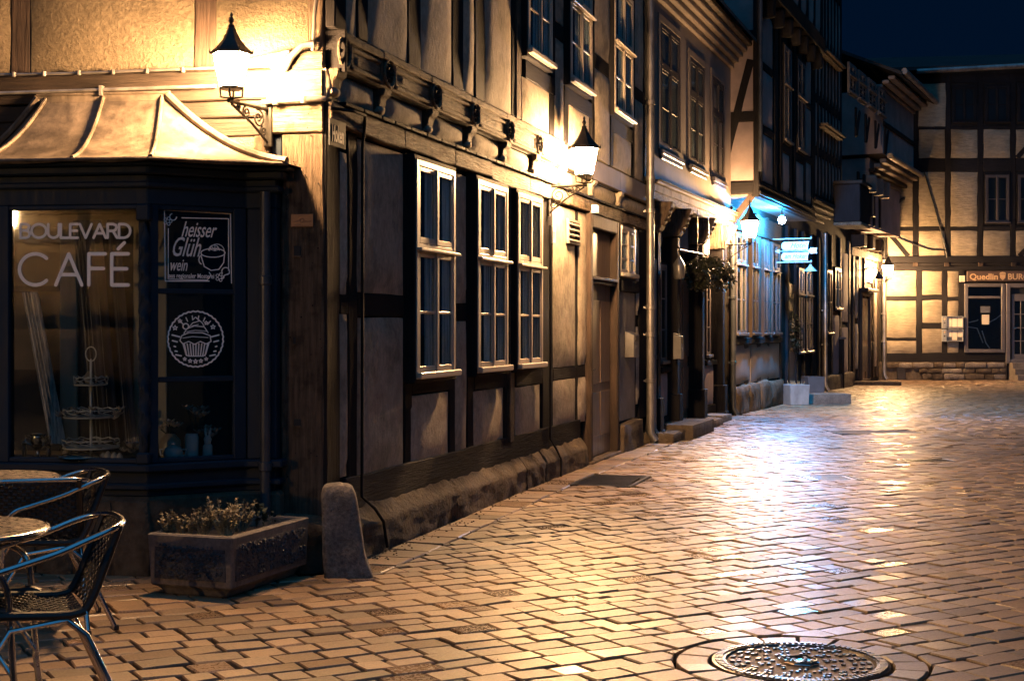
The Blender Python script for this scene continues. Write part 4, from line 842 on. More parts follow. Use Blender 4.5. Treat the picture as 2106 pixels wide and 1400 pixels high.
def tulips(p, n, h_, label):
    t = empty('tulip_bunch', p, FK.a, label, 'flowers')
    for k in range(n):
        a = k*2.4; c = Vector((0.055*math.cos(a)*(0.4+k/n), 0.04*math.sin(a), h_+random.uniform(-0.03, 0.03))); MB().tube([(0, 0, 0.1), (c.x*.4, c.y*.4, h_*.6), tuple(c)], 0.004, 5).build('stem', 'leaf', t)
        mb = MB()
        for q in range(6):
            b_ = q*1.047; d = Vector((math.cos(b_)*.7, math.sin(b_)*.7, 0.6)); s_ = Vector((-math.sin(b_), math.cos(b_), 0))*0.015; mb.add([c, c+d*.035+s_, c+d*.06, c+d*.035-s_], [(0, 1, 2, 3)])
        mb.build('blossom', 'petal', t)
tulips(s_at(352, 0.2)+Vector((0, 0, 0.08)), 5, 0.13, 'drooping pale tulips above the brown pot'); tulips(s_at(405, 0.15)+Vector((0, 0, 0.08)), 6, 0.2, 'tall pale tulips standing in the cylindrical vase'); tulips(s_at(430, 0.15)+Vector((0, 0, 0.06)), 5, 0.1, 'low pale tulips behind the ceramic rabbit')
rb = rough(MB(), -0.03, 0.03, -0.025, 0.025, 0.0, 0.1, 4, 0.028, 0.003, 20, 1)
rb.lathe([(0.002, 0.09), (0.02, 0.1), (0.026, 0.125), (0.018, 0.145), (0.002, 0.15)], n=10).tube([(-0.01, 0, 0.14), (-0.014, 0, 0.175), (-0.018, 0, 0.2)], [0.007, 0.009, 0.003], 8).tube([(0.01, 0, 0.14), (0.014, 0, 0.175), (0.02, 0, 0.2)], [0.007, 0.009, 0.003], 8)
tag(rb.build('ceramic_rabbit', 'white', None, True, loc=s_at(427, 0.1), rz=FK.a), 'small white ceramic rabbit with upright ears on the side sill', 'figurine')
# ------------------------------------------------------------------ second house: smooth upper storey, dark shop below
HB = empty('town_house', (PB.x, PB.y, 0), 0, 'smooth plastered house with three tall upper windows and a dark ground floor', 'house'); FB.root = HB
LB = _sC; bx = lambda px, off=0.0: FB.s_(px, off); bz = lambda px, py, off=0.0: FB.z_(px, py, off)
zc0 = bz(1507, 470); zc1 = bz(1507, 440); zcor = bz(1490, 130)
FB.part('wall', MB().box(0, LB, 0.25, 6, -0.1, zc0), 'body'); FB.part('upper_wall', MB().box(0.04, LB, 0.0, 6, zc1, zcor+0.3), 'plaster_smooth', bevel=0.01)
for i, (a, b_) in enumerate(((1356, 1397), (1417, 1447), (1463, 1488))):
    x0, x1 = bx(a), bx(b_); z0 = bz((a+b_)/2, [318, 345, 370][i]); z1 = bz((a+b_)/2, [62, 128, 165][i])
    window(FB, x0, x1, z0, z1, -0.012, 0.05, m='brown_paint', transom=0.66, cols=2, bars=1, casing='grey_paint', sill=False, curtain=False, ledge=False)
    w_ = FB.part('window_sill', MB().box(x0-0.05, x1+0.05, -0.07, -0.003, z0-0.07, z0), 'grey_paint', bevel=0.01); FB.part('sill_moulding', MB().box(x0-0.02, x1+0.02, -0.045, -0.003, z0-0.13, z0-0.075), 'grey_paint', w_, bevel=0.01)
    FB.part('window_surround', ring(MB(), x0-0.1, x1+0.1, z0, z1+0.1, -0.022, -0.002, 0.098), 'plaster_smooth', bevel=0.004)
for k in range(5): FB.part('cornice', MB().box(0.0-0.01*k, LB+0.08*k, -0.06-0.075*k, 0.1, zcor+0.09*k+0.002, zcor+0.09*(k+1)), 'plaster_smooth' if k < 4 else 'zinc', bevel=0.012)
zr_ = zcor+0.46
FB.part('roof', MB().add([(-0.1, -0.45, zr_), (LB+0.35, -0.45, zr_), (LB+0.35, 3, zr_+4.2), (-0.1, 3, zr_+4.2), (-0.1, -0.45, zr_-0.06), (LB+0.35, -0.45, zr_-0.06), (LB+0.35, 3, zr_+4.1), (-0.1, 3, zr_+4.1)], [(0,1,2,3),(7,6,5,4),(0,4,5,1),(1,5,6,2),(2,6,7,3),(3,7,4,0)]), 'roof_tile')
# lit fascia over the shop
for z0, z1, yo, mm in ((zc0, zc0+0.10, -0.05, 'oak_old_h'), (zc0+0.101, zc0+0.2, -0.07, 'plaster'), (zc0+0.201, zc0+0.235, -0.12, 'plaster_smooth'), (zc0+0.236, zc1-0.002, -0.15, 'oak_old_h')):
    if z1 > z0: timber(FB, 0.02, LB+0.02, z0, z1, yo, 0.3, mm, 'fascia_board', 0.004)
def dressed(px, w_=0.16, z0=0.0): 
    x = bx(px); p = FB.part('shop_post', MB().box(x-w_/2, x+w_/2, -0.03, 0.25, z0, zc0-0.42), 'oak_v', bevel=0.01)
    FB.part('shop_console', MB().prism([(0, 0), (1, 0), (1, 1), (0, 1)], 0, 0.01) if False else MB().add([(x-0.11, 0.2, zc0-0.42), (x+0.11, 0.2, zc0-0.42), (x+0.11, -0.05, zc0-0.40), (x-0.11, -0.05, zc0-0.40), (x-0.11, 0.2, zc0), (x+0.11, 0.2, zc0), (x+0.11, -0.24, zc0-0.02), (x-0.11, -0.24, zc0-0.02), (x-0.1, -0.16, zc0-0.2), (x+0.1, -0.16, zc0-0.2)], [(0,3,2,1),(4,5,6,7),(3,8,9,2),(8,7,6,9),(0,4,7,8,3),(1,2,9,6,5),(0,1,5,4)]), 'oak_old_v', p, bevel=0.012)
    for k in range(4): FB.part('carved_leaf', MB().lathe([(0.002, -0.035), (0.03, 0), (0.002, 0.04)], (x+random.uniform(-.07, .07), -0.14-0.03*k+0.03, zc0-0.32+0.07*k), 7), 'oak_old_v', p, smooth=True)
    FB.part('post_base', MB().box(x-w_/2-0.03, x+w_/2+0.03, -0.07, 0.25, -0.05, 0.55).box(x-w_/2-0.05, x+w_/2+0.05, -0.09, 0.25, -0.05, 0.12), 'oak_v', p, bevel=0.012)
for px in (1352, 1392, 1443, 1485): dressed(px)
for a, b_, z0, z1 in ((1357, 1372, 0.95, 2.4), (1452, 1462, 0.98, 2.45)): window(FB, bx(a, 0.1), bx(b_, 0.1), z0, z1, 0.1, 0.24, m='grey_paint', cols=1, bars=2, casing='oak_v', curtain=False)
panel(FB, bx(1358, 0.1), bx(1374, 0.1), 0.25, 0.85, 0.1, 'plaster_pink'); panel(FB, bx(1451, 0.1), bx(1468, 0.1), 0.25, 0.88, 0.1, 'plaster_pink')
timber(FB, bx(1356, .1), bx(1384, .1), 0.02, 0.24, 0.08, 0.15); timber(FB, bx(1450, .1), bx(1478, .1), 0.02, 0.24, 0.08, 0.15); timber(FB, bx(1450, .1), bx(1478, .1), 0.885, 0.97, 0.06, 0.17); timber(FB, bx(1356, .1), bx(1384, .1), 0.86, 0.94, 0.06, 0.17)
for a, b_ in ((1357, 1384), (1400, 1432), (1450, 1476)): panel(FB, bx(a, .2), bx(b_, .2), zc0-0.55, zc0-0.1, 0.2, 'plaster_pink')
x0, x1 = bx(1400, .2), bx(1435, .2); d = FB.part('door', MB().box(x0, x1, 0.2, 0.245, 0.1, 2.3), 'door_paint', bevel=0.006)
for k in range(2):
    xx = x0+0.08+k*(x1-x0-0.1)/2; ww = (x1-x0)/2-0.12
    for z0, z1 in ((0.25, 0.9), (1.05, 2.15)): FB.part('door_panel', MB().box(xx, xx+ww, 0.185, 0.199, z0, z1), 'door_paint', d, bevel=0.01)
FB.part('transom_rail', MB().box(x0-0.02, x1+0.02, 0.13, 0.246, 2.3, 2.4), 'oak_v', d, bevel=0.01); FB.part('lamp_rail', MB().tube([(bx(1395, 0), -0.02, 2.6), (bx(1440, 0), -0.02, 2.62)], 0.012, 6), 'iron', d)
x = bx(1388, -0.1); t = tag(MB().lathe([(0.06, 0.0), (0.075, 0.02), (0.085, 0.2), (0.06, 0.24), (0.02, 0.3), (0.02, 0.34)], n=8).build('unlit_lantern', 'grey_metal', None, True, loc=FB.world(x, -0.16, 2.16)), 'unlit grey lantern hanging in the dark shop doorway', 'lantern'); MB().tube([(0, 0, 0.33), (0, 0, 0.42), (0, 0.14, 0.46)], 0.012, 6).build('hanger', 'iron', t)
mailbox(FB, bx(1384, -0.03), bx(1389, -0.03), 1.05, 1.42, -0.03, 'grey mailbox on the dark post beside the shop steps')
# step, kerb stones, hanging greenery
st = tag(FB.part('entrance_step', rough(MB(), bx(1408, -.3), bx(1452, -.3), -0.42, 0.2, -0.06, 0.17, 5, 0.015, 0.005, 8, 1), 'sandstone', smooth=True), None); st.parent = None; st.location = FB.p0; tag(st, 'worn stone doorstep in front of the dark shop door', 'step')
s = 0.12; k = 0
while s < 3.3:
    L_ = random.uniform(0.5, 0.9)
    o = FB.part('kerb_stone', rough(MB(), s, s+L_-0.02, -0.3, 0.12, -0.08, 0.07+random.uniform(0, 0.04), 5, 0.03, 0.014, 6, s*3), 'sandstone', smooth=True); s += L_
FB.part('kerb_stone', rough(MB(), bx(1480, -.2), bx(1500, -.2), -0.25, 0.2, -0.05, 0.12, 4, 0.03, 0.01, 6, 2), 'granite', smooth=True)
downpipe(FB, LB-0.1, -0.06, 0.0, zc0-0.05, 0.045, 'pipe_dark', joints=(0.9, 2.0))
def foliage(name, p, rx, ry, rz_, n, m, label, cat='plant', size=0.05, parts='leaves'):
    t = empty(name, p, 0, label, cat); mb = MB()
    for k in range(n):
        while True:
            v = Vector((random.uniform(-1, 1), random.uniform(-1, 1), random.uniform(-1, 1)))
            if v.length < 1: break
        c = Vector((v.x*rx, v.y*ry, v.z*rz_)); d = Vector((random.gauss(0, 1), random.gauss(0, 1), random.gauss(-0.2, 0.8))).normalized(); s_ = d.cross(Vector((random.random(), 0.3, 1))).normalized()*size*0.3; L_ = size*random.uniform(.6, 1.3)
        mb.add([c, c+d*L_*.5+s_, c+d*L_, c+d*L_*.5-s_], [(0, 1, 2, 3)])
    mb.build(parts, m, t); return t
for i, px in enumerate((1432, 1455, 1482)):
    p = FB.world(bx(px, -0.2), -0.22, bz(px, [562, 560, 566][i], -.2)); t = foliage('hanging_plant', p, 0.22, 0.16, 0.24, 420, 'leaf', ['leftmost of three dark trailing plants over the shop door', 'middle trailing dark plant over the shop front', 'rightmost dark trailing plant below the corner lantern'][i], size=0.08)
    t['group'] = 'plants hanging over the shop front'; MB().lathe([(0.08, -0.12), (0.12, 0.0), (0.11, 0.0)], n=10).build('pot', 'iron', t, smooth=True); MB().tube([(0, 0, 0.0), (0, 0.02, zc0-p.z)], 0.006, 5).build('chain', 'iron', t)
# ------------------------------------------------------------------ hotel house
HC = empty('jettied_hotel', (PC.x, PC.y, 0), 0, 'tall dark half-timbered house jettied over the pavement above the blue-white lamp', 'house'); FC_.root = HC
LC = _sD; cx_ = lambda px, off=0.0: FC_.s_(px, off); cz = lambda px, py, off=0.0: FC_.z_(px, py, off); J = -0.47
zj = 3.72; LJ = FC_.s_(1676, J)
FC_.part('wall', MB().box(0.0, LC, 0.06, 7, -0.1, zj+0.2), 'body'); FC_.part('upper_wall', MB().box(0.03, LJ, J+0.05, 7, zj+0.03, 11), 'body')
# soffit boards and jetty beam, curved bracket
n = 9
for k in range(n):
    y0 = J+0.02+k*(0.06-J-0.02)/n; FC_.part('soffit_board', MB().box(0.05, LJ, y0+0.004, y0+(0.06-J-0.02)/n-0.004, zj-0.012, zj+0.028), 'sign_white' if False else 'plaster_smooth')
timber(FC_, 0.0, LJ, zj-0.02, zj+0.26, J-0.01, 0.12, 'oak_h', 'jetty_beam'); timber(FC_, 0.0, LJ, zj+0.02, zj+0.08, J-0.04, 0.03, 'oak_h', 'beam_moulding'); timber(FC_, 0.0, LJ, zj+0.16, zj+0.2, J-0.03, 0.02, 'oak_h', 'beam_moulding')
br = MB(); pts = [(J+0.06, zj-0.03), (J+0.2, zj-0.2), (-0.1, zj-0.4), (0.05, zj-0.62)]
for a, b_ in zip(pts, pts[1:]): br.add([(0.02, a[0], a[1]), (0.14, a[0], a[1]), (0.14, b_[0], b_[1]), (0.02, b_[0], b_[1]), (0.02, a[0]+.1, a[1]+.06), (0.14, a[0]+.1, a[1]+.06), (0.14, b_[0]+.1, b_[1]+.06), (0.02, b_[0]+.1, b_[1]+.06)], [(0,1,2,3),(7,6,5,4),(0,4,5,1),(1,5,6,2),(2,6,7,3),(3,7,4,0)])
FC_.part('jetty_bracket', br, 'oak_brown_v')
# near side wall (faces the camera): frame turned a quarter
FCs = Frame(tuple(FC_.world(0.0, 0, 0))[:2], FC_.a - math.pi/2, HC)     # local x = outward from the house front
sx = lambda px: FCs.s_(px, 0.0)
def side(z0, z1): return panel(FCs, -0.12, 0.385, z0, z1, 0.0, 'plaster_pink', bulge=0.008)
side(zj+0.26, zj+1.25); side(zj+1.42, zj+2.62); side(zj+2.8, zj+3.9); side(zj+4.1, zj+5.2); side(zj+5.4, 11)
for z in (zj+0.05, zj+1.26, zj+2.63, zj+3.91, zj+5.21): timber(FCs, -0.12, 0.385, z, z+0.17+0.02*(z < zj+0.1), -0.008, 0.06, 'oak_h')
timber(FCs, 0.386, 0.475, zj-0.02, 11, -0.02, 0.1, 'oak_v', 'corner_post'); brace(FCs, (-0.1, zj+0.6), (0.34, zj+2.3), 0.13, -0.016)
FCs.part('downpipe', MB().tube([(0.51, -0.03, zj+0.4), (0.51, -0.03, 10.5)], 0.04, 10), 'pipe_dark', smooth=True)
# front of the upper floors
def CU(a, b_): return cx_(a, J), cx_(b_, J)
posts = [1566, 1590, 1603, 1627, 1632, 1652, 1672]
for px in (1566, 1596, 1608, 1627, 1636, 1656, 1672): x = cx_(px, J); timber(FC_, x-0.1, x+0.1, zj+0.265, 7.1, J+0.0, 0.07)
for a, b_ in ((1570, 1592), (1657, 1670)):
    x0, x1 = CU(a, b_)
    for z0, z1 in ((zj+0.3, zj+1.1), (zj+1.28, zj+2.2), (zj+2.35, zj+3.2)): panel(FC_, x0+0.06, x1-0.04, z0, z1, J+0.01, 'plaster_pink'); timber(FC_, x0, x1, z1+0.01, z1+0.14, J+0.002, 0.06)
for a, b_ in ((1609, 1626), (1637, 1655)):
    x0, x1 = CU(a, b_); panel(FC_, x0+0.05, x1-0.05, zj+0.3, zj+1.0, J+0.01, 'plaster_pink'); timber(FC_, x0, x1, zj+1.01, zj+1.16, J+0.002, 0.06)
    window(FC_, x0+0.03, x1-0.03, zj+1.17, zj+3.0, J-0.03, J+0.04, m='grey_paint', transom=0.6, cols=2, bars=0, casing='oak_v', curtain=False)
# second jetty with consoles
zk = 7.15
timber(FC_, 0.2, LJ, zk, zk+0.3, J-0.22, 0.3, 'oak_h', 'jetty_beam'); FC_.part('upper_wall', MB().box(0.2, LJ, J-0.17, 1, zk+0.301, 11), 'body')
for k in range(7):
    x = 0.5+k*(LJ-0.8)/6; FC_.part('console', rough(MB(), x-0.09, x+0.09, J-0.2, J+0.05, zk-0.35, zk-0.005, 4, 0.06, 0.01, 8, k), 'oak_v', smooth=True); timber(FC_, x-0.08, x+0.08, zk+0.31, 11, J-0.19, 0.06)
    if k < 6: panel(FC_, x+0.12, x+(LJ-0.8)/6-0.12, zk+0.35, zk+1.3, J-0.18, 'plaster_pink')
# hotel ground floor: tall windows (lamplight on the first frame put into paler paint), wall, plinth rocks
for i, (a, b_) in enumerate(((1508, 1530), (1541, 1556), (1566, 1578), (1583, 1600))):
    x0, x1 = cx_(a), cx_(b_); window(FC_, x0, x1, 1.32, 3.15, -0.05, 0.055, m='grey_paint' if i < 1 else 'brown_paint', transom=0.7, cols=2, bars=1, casing='oak_brown_v', curtain=False)
for a, b_ in ((1503, 1507), (1531, 1540), (1557, 1565), (1579, 1582)): timber(FC_, cx_(a), cx_(b_), 0.5, 3.6, 0.0, 0.06, 'oak_brown_v')
timber(FC_, 0.0, cx_(1604), 3.18, 3.55, -0.03, 0.1, 'oak_brown_h'); timber(FC_, 0.0, cx_(1604), 1.2, 1.31, -0.06, 0.12, 'oak_h'); panel(FC_, 0.05, cx_(1545)-0.05, 0.5, 1.19, 0.0, 'plaster_smooth'); panel(FC_, cx_(1545), cx_(1604), 0.5, 1.19, 0.0, 'plaster_smooth')
for a, b_ in ((1504, 1532), (1533, 1556), (1557, 1578), (1579, 1606)): FC_.part('plinth_stone', rough(MB(), cx_(a), cx_(b_)-0.02, -0.09+random.uniform(-.03, .03), 0.2, -0.1, 0.46+random.uniform(-.04, .05), 6, 0.08, 0.04, 3, a), 'sandstone', smooth=True)
for px in (1606, 1622, 1640, 1655, 1672, 1686): timber(FC_, cx_(px)-0.09, cx_(px)+0.09, 0.1, 3.6, 0.0, 0.08, 'oak_v')
x0, x1 = cx_(1624), cx_(1639); d = FC_.part('door', MB().box(x0, x1, 0.03, 0.058, 0.1, 2.4), 'door_paint'); FC_.part('door_glass', MB().box(x0+0.15, x1-0.15, 0.022, 0.029, 1.0, 2.2), 'glass', d); FC_.part('threshold', MB().box(x0-0.1, x1+0.1, -0.1, 0.05, 0, 0.1), 'sandstone', d)
for a, b_ in ((1642, 1654), (1657, 1671)): window(FC_, cx_(a), cx_(b_), 0.9, 2.8, -0.01, 0.055, m='grey_paint', transom=0.7, casing='oak_v', curtain=False, bars=1)
downpipe(FC_, LC-0.1, -0.1, 0.0, 3.7, 0.05, joints=(1.1, 1.9))
# lamp under the jetty
lp = Vector(((1608-CX)/FPX*26.25, 26.25, CH+222*26.25/FPX)); lq = FC_.world((lp-FC_.p0).dot(FC_.X), J, zj+0.1); hl = tag(MB().lathe([(0.01, -0.07), (0.055, -0.05), (0.07, 0), (0.055, 0.05), (0.03, 0.065)], n=14).build('hotel_lamp', 'hotel_light', None, True, loc=lp), 'blinding blue-white lamp hung under the jetty beside the hotel sign', 'lamp')
MB().lathe([(0.04, 0.066), (0.045, 0.1), (0.012, 0.11)], n=10).tube([(0, 0, 0.1), (0, 0, zj-lp.z)], 0.012, 6).build('stem', 'iron', hl, smooth=True)
# hanging sign, at right angles to the wall
sp0 = FC_.world(cx_(1586), -0.02, 0); FSg = Frame((sp0.x, sp0.y), FC_.a-math.pi/2)
hs = empty('hanging_sign', FSg.world(0, 0, FSg.z_(1590, 492)), FSg.a, 'white two-board hotel sign with an arrow hanging from an iron bar', 'sign'); zh = hs.location.z
sgx = lambda px: FSg.s_(px); sgz = lambda py: FSg.z_(1640, py)-zh
for za, xa in ((0.0, 0.0), (sgz(539), sgx(1597))): MB().tube([(xa, 0, za), (sgx(1668), 0, za)], 0.012, 8).lathe([(0.002, -0.03), (0.028, 0), (0.002, 0.03)], (sgx(1668), 0, za+0.01), 10).build('hanging_bar', 'sign_white', hs, smooth=True)
def board(ya, yb):
    a, b_ = sgx(1607), sgx(1664); z0, z1 = sgz(yb), sgz(ya); h_ = z1-z0; p = [(a+h_*.35, z0), (b_-0.02, z0), (b_-0.02, z0+h_*.5), (b_, z1), (a+h_*.35, z1)]+[(a+h_*.35-h_*.35*math.sin(t), z0+h_/2+h_/2*math.cos(t)) for t in (0.5, 1.0, 1.57, 2.1, 2.6)]
    o = MB().prism(p, -0.012, 0.012).build('sign_board', 'sign_white', hs); return a, z0, h_, o
a, z0, h_, o = board(497, 514); text_mb('Hotel', h_*.95, 0.45, 0.004, a+0.17, z0+h_*.25, -0.014, sx=0.85).build('lettering', 'sign_blue', o)
a, z0, h_, o = board(519, 536); text_mb('am Hoken', h_*.82, 0.45, 0.003, a+0.06, z0+h_*.28, -0.014, sx=0.78).build('lettering', 'sign_blue', o)
za = sgz(516); MB().tube([(sgx(1598), 0, za), (sgx(1664), 0, za)], 0.012, 6).prism([(sgx(1593), za), (sgx(1604), za-0.045), (sgx(1602), za), (sgx(1604), za+0.045)], -0.01, 0.01).prism([(sgx(1661), za), (sgx(1667), za-0.055), (sgx(1681), za-0.055), (sgx(1679), za), (sgx(1681), za+0.055), (sgx(1667), za+0.055)], -0.01, 0.01).build('arrow', 'sign_white', hs)
t = empty('shade_lamp', hs.location+FSg.X*sgx(1667)+Vector((0, 0, sgz(558))), 0, 'small unlit cone shade lamp under the hotel sign', 'lamp')
MB().lathe([(0.02, 0.13), (0.03, 0.1), (0.13, 0.0), (0.12, 0.0), (0.02, 0.09)], n=16).build('lamp_shade', 'tealpot', t, smooth=True); MB().tube([(0, 0, 0.12), (0, 0, 0.2)], 0.008, 6).build('stem', 'iron', t)
# planters and step before the hotel
def cube_planter(px, py, w_, h_, label, mm='tealpot', plant=None, rz=0.25):
    p = ground_px(px, py); p.z = gz(p.x, p.y); t = empty('cube_planter', p, rz, label, 'planter'); mb = MB(); a = w_/2
    mb.add([(-a*.93, -a*.93, 0), (a*.93, -a*.93, 0), (a*.93, a*.93, 0), (-a*.93, a*.93, 0), (-a, -a, h_), (a, -a, h_), (a, a, h_), (-a, a, h_), (-a+.03, -a+.03, h_), (a-.03, -a+.03, h_), (a-.03, a-.03, h_), (-a+.03, a-.03, h_), (-a+.03, -a+.03, h_-.06), (a-.03, -a+.03, h_-.06), (a-.03, a-.03, h_-.06), (-a+.03, a-.03, h_-.06)],
           [(0,3,2,1)]+[(i, (i+1) % 4, 4+(i+1) % 4, 4+i) for i in range(4)]+[(4+i, 4+(i+1) % 4, 8+(i+1) % 4, 8+i) for i in range(4)]+[(8+i, 8+(i+1) % 4, 12+(i+1) % 4, 12+i) for i in range(4)])
    mb.build('pot', mm, t, bevel=0.008); MB().box(-a+.03, a-.03, -a+.03, a-.03, h_-.1, h_-.055).build('soil', 'soil', t); return t, p
t, p = cube_planter(1636, 829, 0.42, 0.40, 'pale square planter nearest the street before the hotel'); 
mb = MB()
for k in range(40): a = random.random()*6.3; r_ = random.random()*.15; mb.tube([(r_*math.cos(a), r_*math.sin(a), 0.33), (r_*1.3*math.cos(a), r_*1.3*math.sin(a), 0.33+random.uniform(.05, .16))], 0.004, 4)
mb.build('sprigs', 'heather', t)
t, p = cube_planter(1671, 815, 0.40, 0.44, 'dark square planter behind the pale one before the hotel', 'grey_paint'); t2, p2 = cube_planter(1637, 806, 0.6, 0.72, 'tall dark planter with a drooping grass against the hotel wall', 'grey_paint')
mb = MB()
for k in range(26):
    a = random.random()*6.3; R_ = random.uniform(.2, .5); mb.tube([(0, 0, 0.66), (0.05*math.cos(a), 0.05*math.sin(a), 1.3), (R_*.5*math.cos(a), R_*.5*math.sin(a), 1.62), (R_*math.cos(a), R_*math.sin(a), 1.3+random.uniform(-.4, .1))], [0.008, 0.007, 0.006, 0.002], 4)
mb.build('grass_blades', 'leaf', t2)
foliage('wall_shrub', ground_px(1615, 822)+Vector((0.15, 0.5, 1.35)), 0.3, 0.3, 0.5, 500, 'leaf', 'dark leafy shrub against the hotel wall left of the grass', size=0.09)
p = ground_px(1698, 826); p.z = gz(p.x, p.y); tag(rough(MB(), -0.42, 0.42, -0.28, 0.28, -0.08, 0.2, 5, 0.015, 0.004, 8, 4).build('entrance_step', 'concrete', None, True, loc=p, rz=0.35), 'long pale stone step beside the square planters', 'step')
# ------------------------------------------------------------------ narrow dark house with stepped lit mouldings
HD = empty('narrow_house', (PD.x, PD.y, 0), 0, 'narrow dark timber house with stepped mouldings beyond the hotel', 'house'); FD.root = HD
JD = -0.62; dz = lambda px, py, off=0.0: FD.z_(px, py, off)
FD.part('wall', MB().box(-0.3, _sE, 0.05, 7, -0.1, 4.2), 'body')
s0d, s1d = FD.s_(1676, JD), FD.s_(1716, JD)
s0d = min(s0d, -0.6)
FD.part('upper_wall', MB().box(s0d, s1d+1.3, JD+0.06, 7, 4.15, 11.2), 'body')
for k in range(4): FD.part('jetty_moulding', MB().box(s0d, s1d+0.9, JD-0.02+0.13*k, JD+0.14+0.13*k, 4.12-0.09*k, 4.12-0.09*k+0.085), 'oak_brown_h', bevel=0.02)
for k in range(9):
    x = s0d+0.15+k*(s1d+1.2-s0d-0.3)/8; timber(FD, x-0.08, x+0.08, 4.25, 11.0, JD+0.03, 0.06, 'oak_v')
    if k < 8:
        x2 = s0d+0.15+(k+1)*(s1d+1.2-s0d-0.3)/8
        for z0, z1 in ((4.3, 5.1), (5.3, 6.2), (6.4, 7.4), (7.6, 8.8)): panel(FD, x+0.09, x2-0.09, z0, z1, JD+0.045, 'plaster_pink'); timber(FD, x+0.08, x2-0.08, z1+0.03, z1+0.17, JD+0.036, 0.05, 'oak_h')
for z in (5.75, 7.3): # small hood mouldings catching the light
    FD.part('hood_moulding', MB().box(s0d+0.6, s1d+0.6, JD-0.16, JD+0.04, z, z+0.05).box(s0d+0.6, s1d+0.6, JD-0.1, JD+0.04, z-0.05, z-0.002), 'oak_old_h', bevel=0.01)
YO = JD-0.56; FD.part('oriel', MB().box(s1d, s1d+1.3, YO, JD+0.02, 3.82, 4.66), 'oak_v', bevel=0.02); FD.part('oriel_cornice', MB().box(s1d-0.05, s1d+1.35, YO-0.06, JD+0.02, 4.66, 4.74), 'oak_brown_h', bevel=0.015); FD.part('oriel_foot', MB().box(s1d-0.03, s1d+1.33, YO-0.03, JD+0.02, 3.75, 3.82), 'oak_old_h', bevel=0.015)
for px in (1694, 1712, 1730, 1748): x = FD.s_(px); timber(FD, x-0.1, x+0.1, 0.1, 3.75, 0.0, 0.06, 'oak_brown_v')
for a, b_, z0, z1 in ((1697, 1710, 1.3, 2.9), (1715, 1728, 1.9, 3.0)): window(FD, FD.s_(a), FD.s_(b_), z0, z1, -0.03, 0.045, m='brown_paint', cols=2, bars=1, casing='oak_v', curtain=False)
for a, b_, z0, z1 in ((1713, 1729, 0.3, 1.8), (1731, 1747, 0.3, 1.5), (1731, 1747, 1.65, 3.4)): panel(FD, FD.s_(a)+.1, FD.s_(b_)-.1, z0, z1, 0.01, 'plaster_pink')
FD.part('plinth_stone', rough(MB(), 0.2, _sE-0.1, -0.08, 0.2, -0.1, 0.35, 7, 0.05, 0.03, 3, 5), 'sandstone', smooth=True)
p = ground_px(1716, 797); p.z = gz(p.x, p.y); t = empty('wooden_bin_store', p, 0.4, 'dark slatted bin cabinet with a pale lid beside the hotel downpipe', 'cabinet')
MB().box(-0.3, 0.3, 0, 0.55, 0.0, 1.22).build('cabinet_body', 'oak_v', t); MB().box(-0.34, 0.34, -0.04, 0.6, 1.22, 1.27).build('lid', 'grey_paint', t, bevel=0.01)
for k in range(7): MB().box(-0.29+k*0.083, -0.225+k*0.083, -0.02, -0.002, 0.05, 1.18).build('slat', 'oak_v', t, bevel=0.004)
# ------------------------------------------------------------------ corner house at the end of the row
HE = empty('end_house', (PE.x, PE.y, 0), 0, 'end house of the row with two jettied eaves, gutters and a lit lantern', 'house'); FE.root = HE
LE = _sF; ex = lambda px, off=0.0: FE.s_(px, off); ez = lambda px, py, off=0.0: FE.z_(px, py, off)
FE.part('wall', MB().box(-0.2, LE, 0.05, 7, -0.1, 4.2), 'body')
J1 = -0.55
FE.part('upper_wall', MB().box(-0.2, LE+0.6, J1+0.05, 7, 4.1, 5.9), 'plaster_pink')
ze1 = ez(1790, 340, J1)                                                        # lower eave
for k in range(4): FE.part('jetty_board', MB().box(-0.5, LE+0.75, J1-0.14*k, J1-0.14*k+0.16, ze1-0.3+0.11*k, ze1-0.3+0.11*k+0.105), 'plaster_smooth' if k != 1 else 'oak_brown_h', bevel=0.012)
FE.part('gutter', MB().tube([(-0.5, J1-0.52, ze1+0.2), (LE+0.8, J1-0.52, ze1+0.17)], 0.075, 10), 'pipe', smooth=True)
for px in (1783, 1797, 1811): x = ex(px, J1); FE.part('console', rough(MB(), x-0.09, x+0.09, J1-0.25, J1+0.05, ze1-0.75, ze1-0.31, 4, 0.05, 0.01, 8, px), 'plaster_smooth', smooth=True)
for px in (1768, 1780, 1790, 1800, 1812): x = ex(px, J1); timber(FE, x-0.09, x+0.09, 4.15, ze1-0.3, J1+0.01, 0.05, 'oak_v')
for a, b_ in ((1769, 1779), (1791, 1799)): window(FE, ex(a, J1)+.1, ex(b_, J1)-.1, 4.35, ze1-0.45, J1+0.0, J1+0.045, m='grey_paint', cols=2, bars=2, casing='oak_v', curtain=False)
J2 = J1-0.35; zu = ze1+0.3
FE.part('attic_wall', MB().box(-0.3, LE+0.7, J2+0.05, 6, zu, ez(1800, 170, J2)), 'plaster_pink')
ze2 = ez(1810, 175, J2)
for i, (a, b_) in enumerate(((1746, 1761), (1766, 1781), (1786, 1801), (1807, 1821))):
    x0, x1 = ex(a, J2), ex(b_, J2); m_ = (a+b_)/2; window(FE, x0, x1, ez(1781, 218, J2), ez(1781, 155, J2), J2-0.01, J2+0.045, m='grey_paint', cols=2, bars=2, transom=0.62, casing='grey_paint', curtain=False, tbars=0)
timber(FE, -0.3, LE+0.7, ez(1781, 232, J2), ez(1781, 222, J2), J2+0.0, 0.05, 'oak_h')
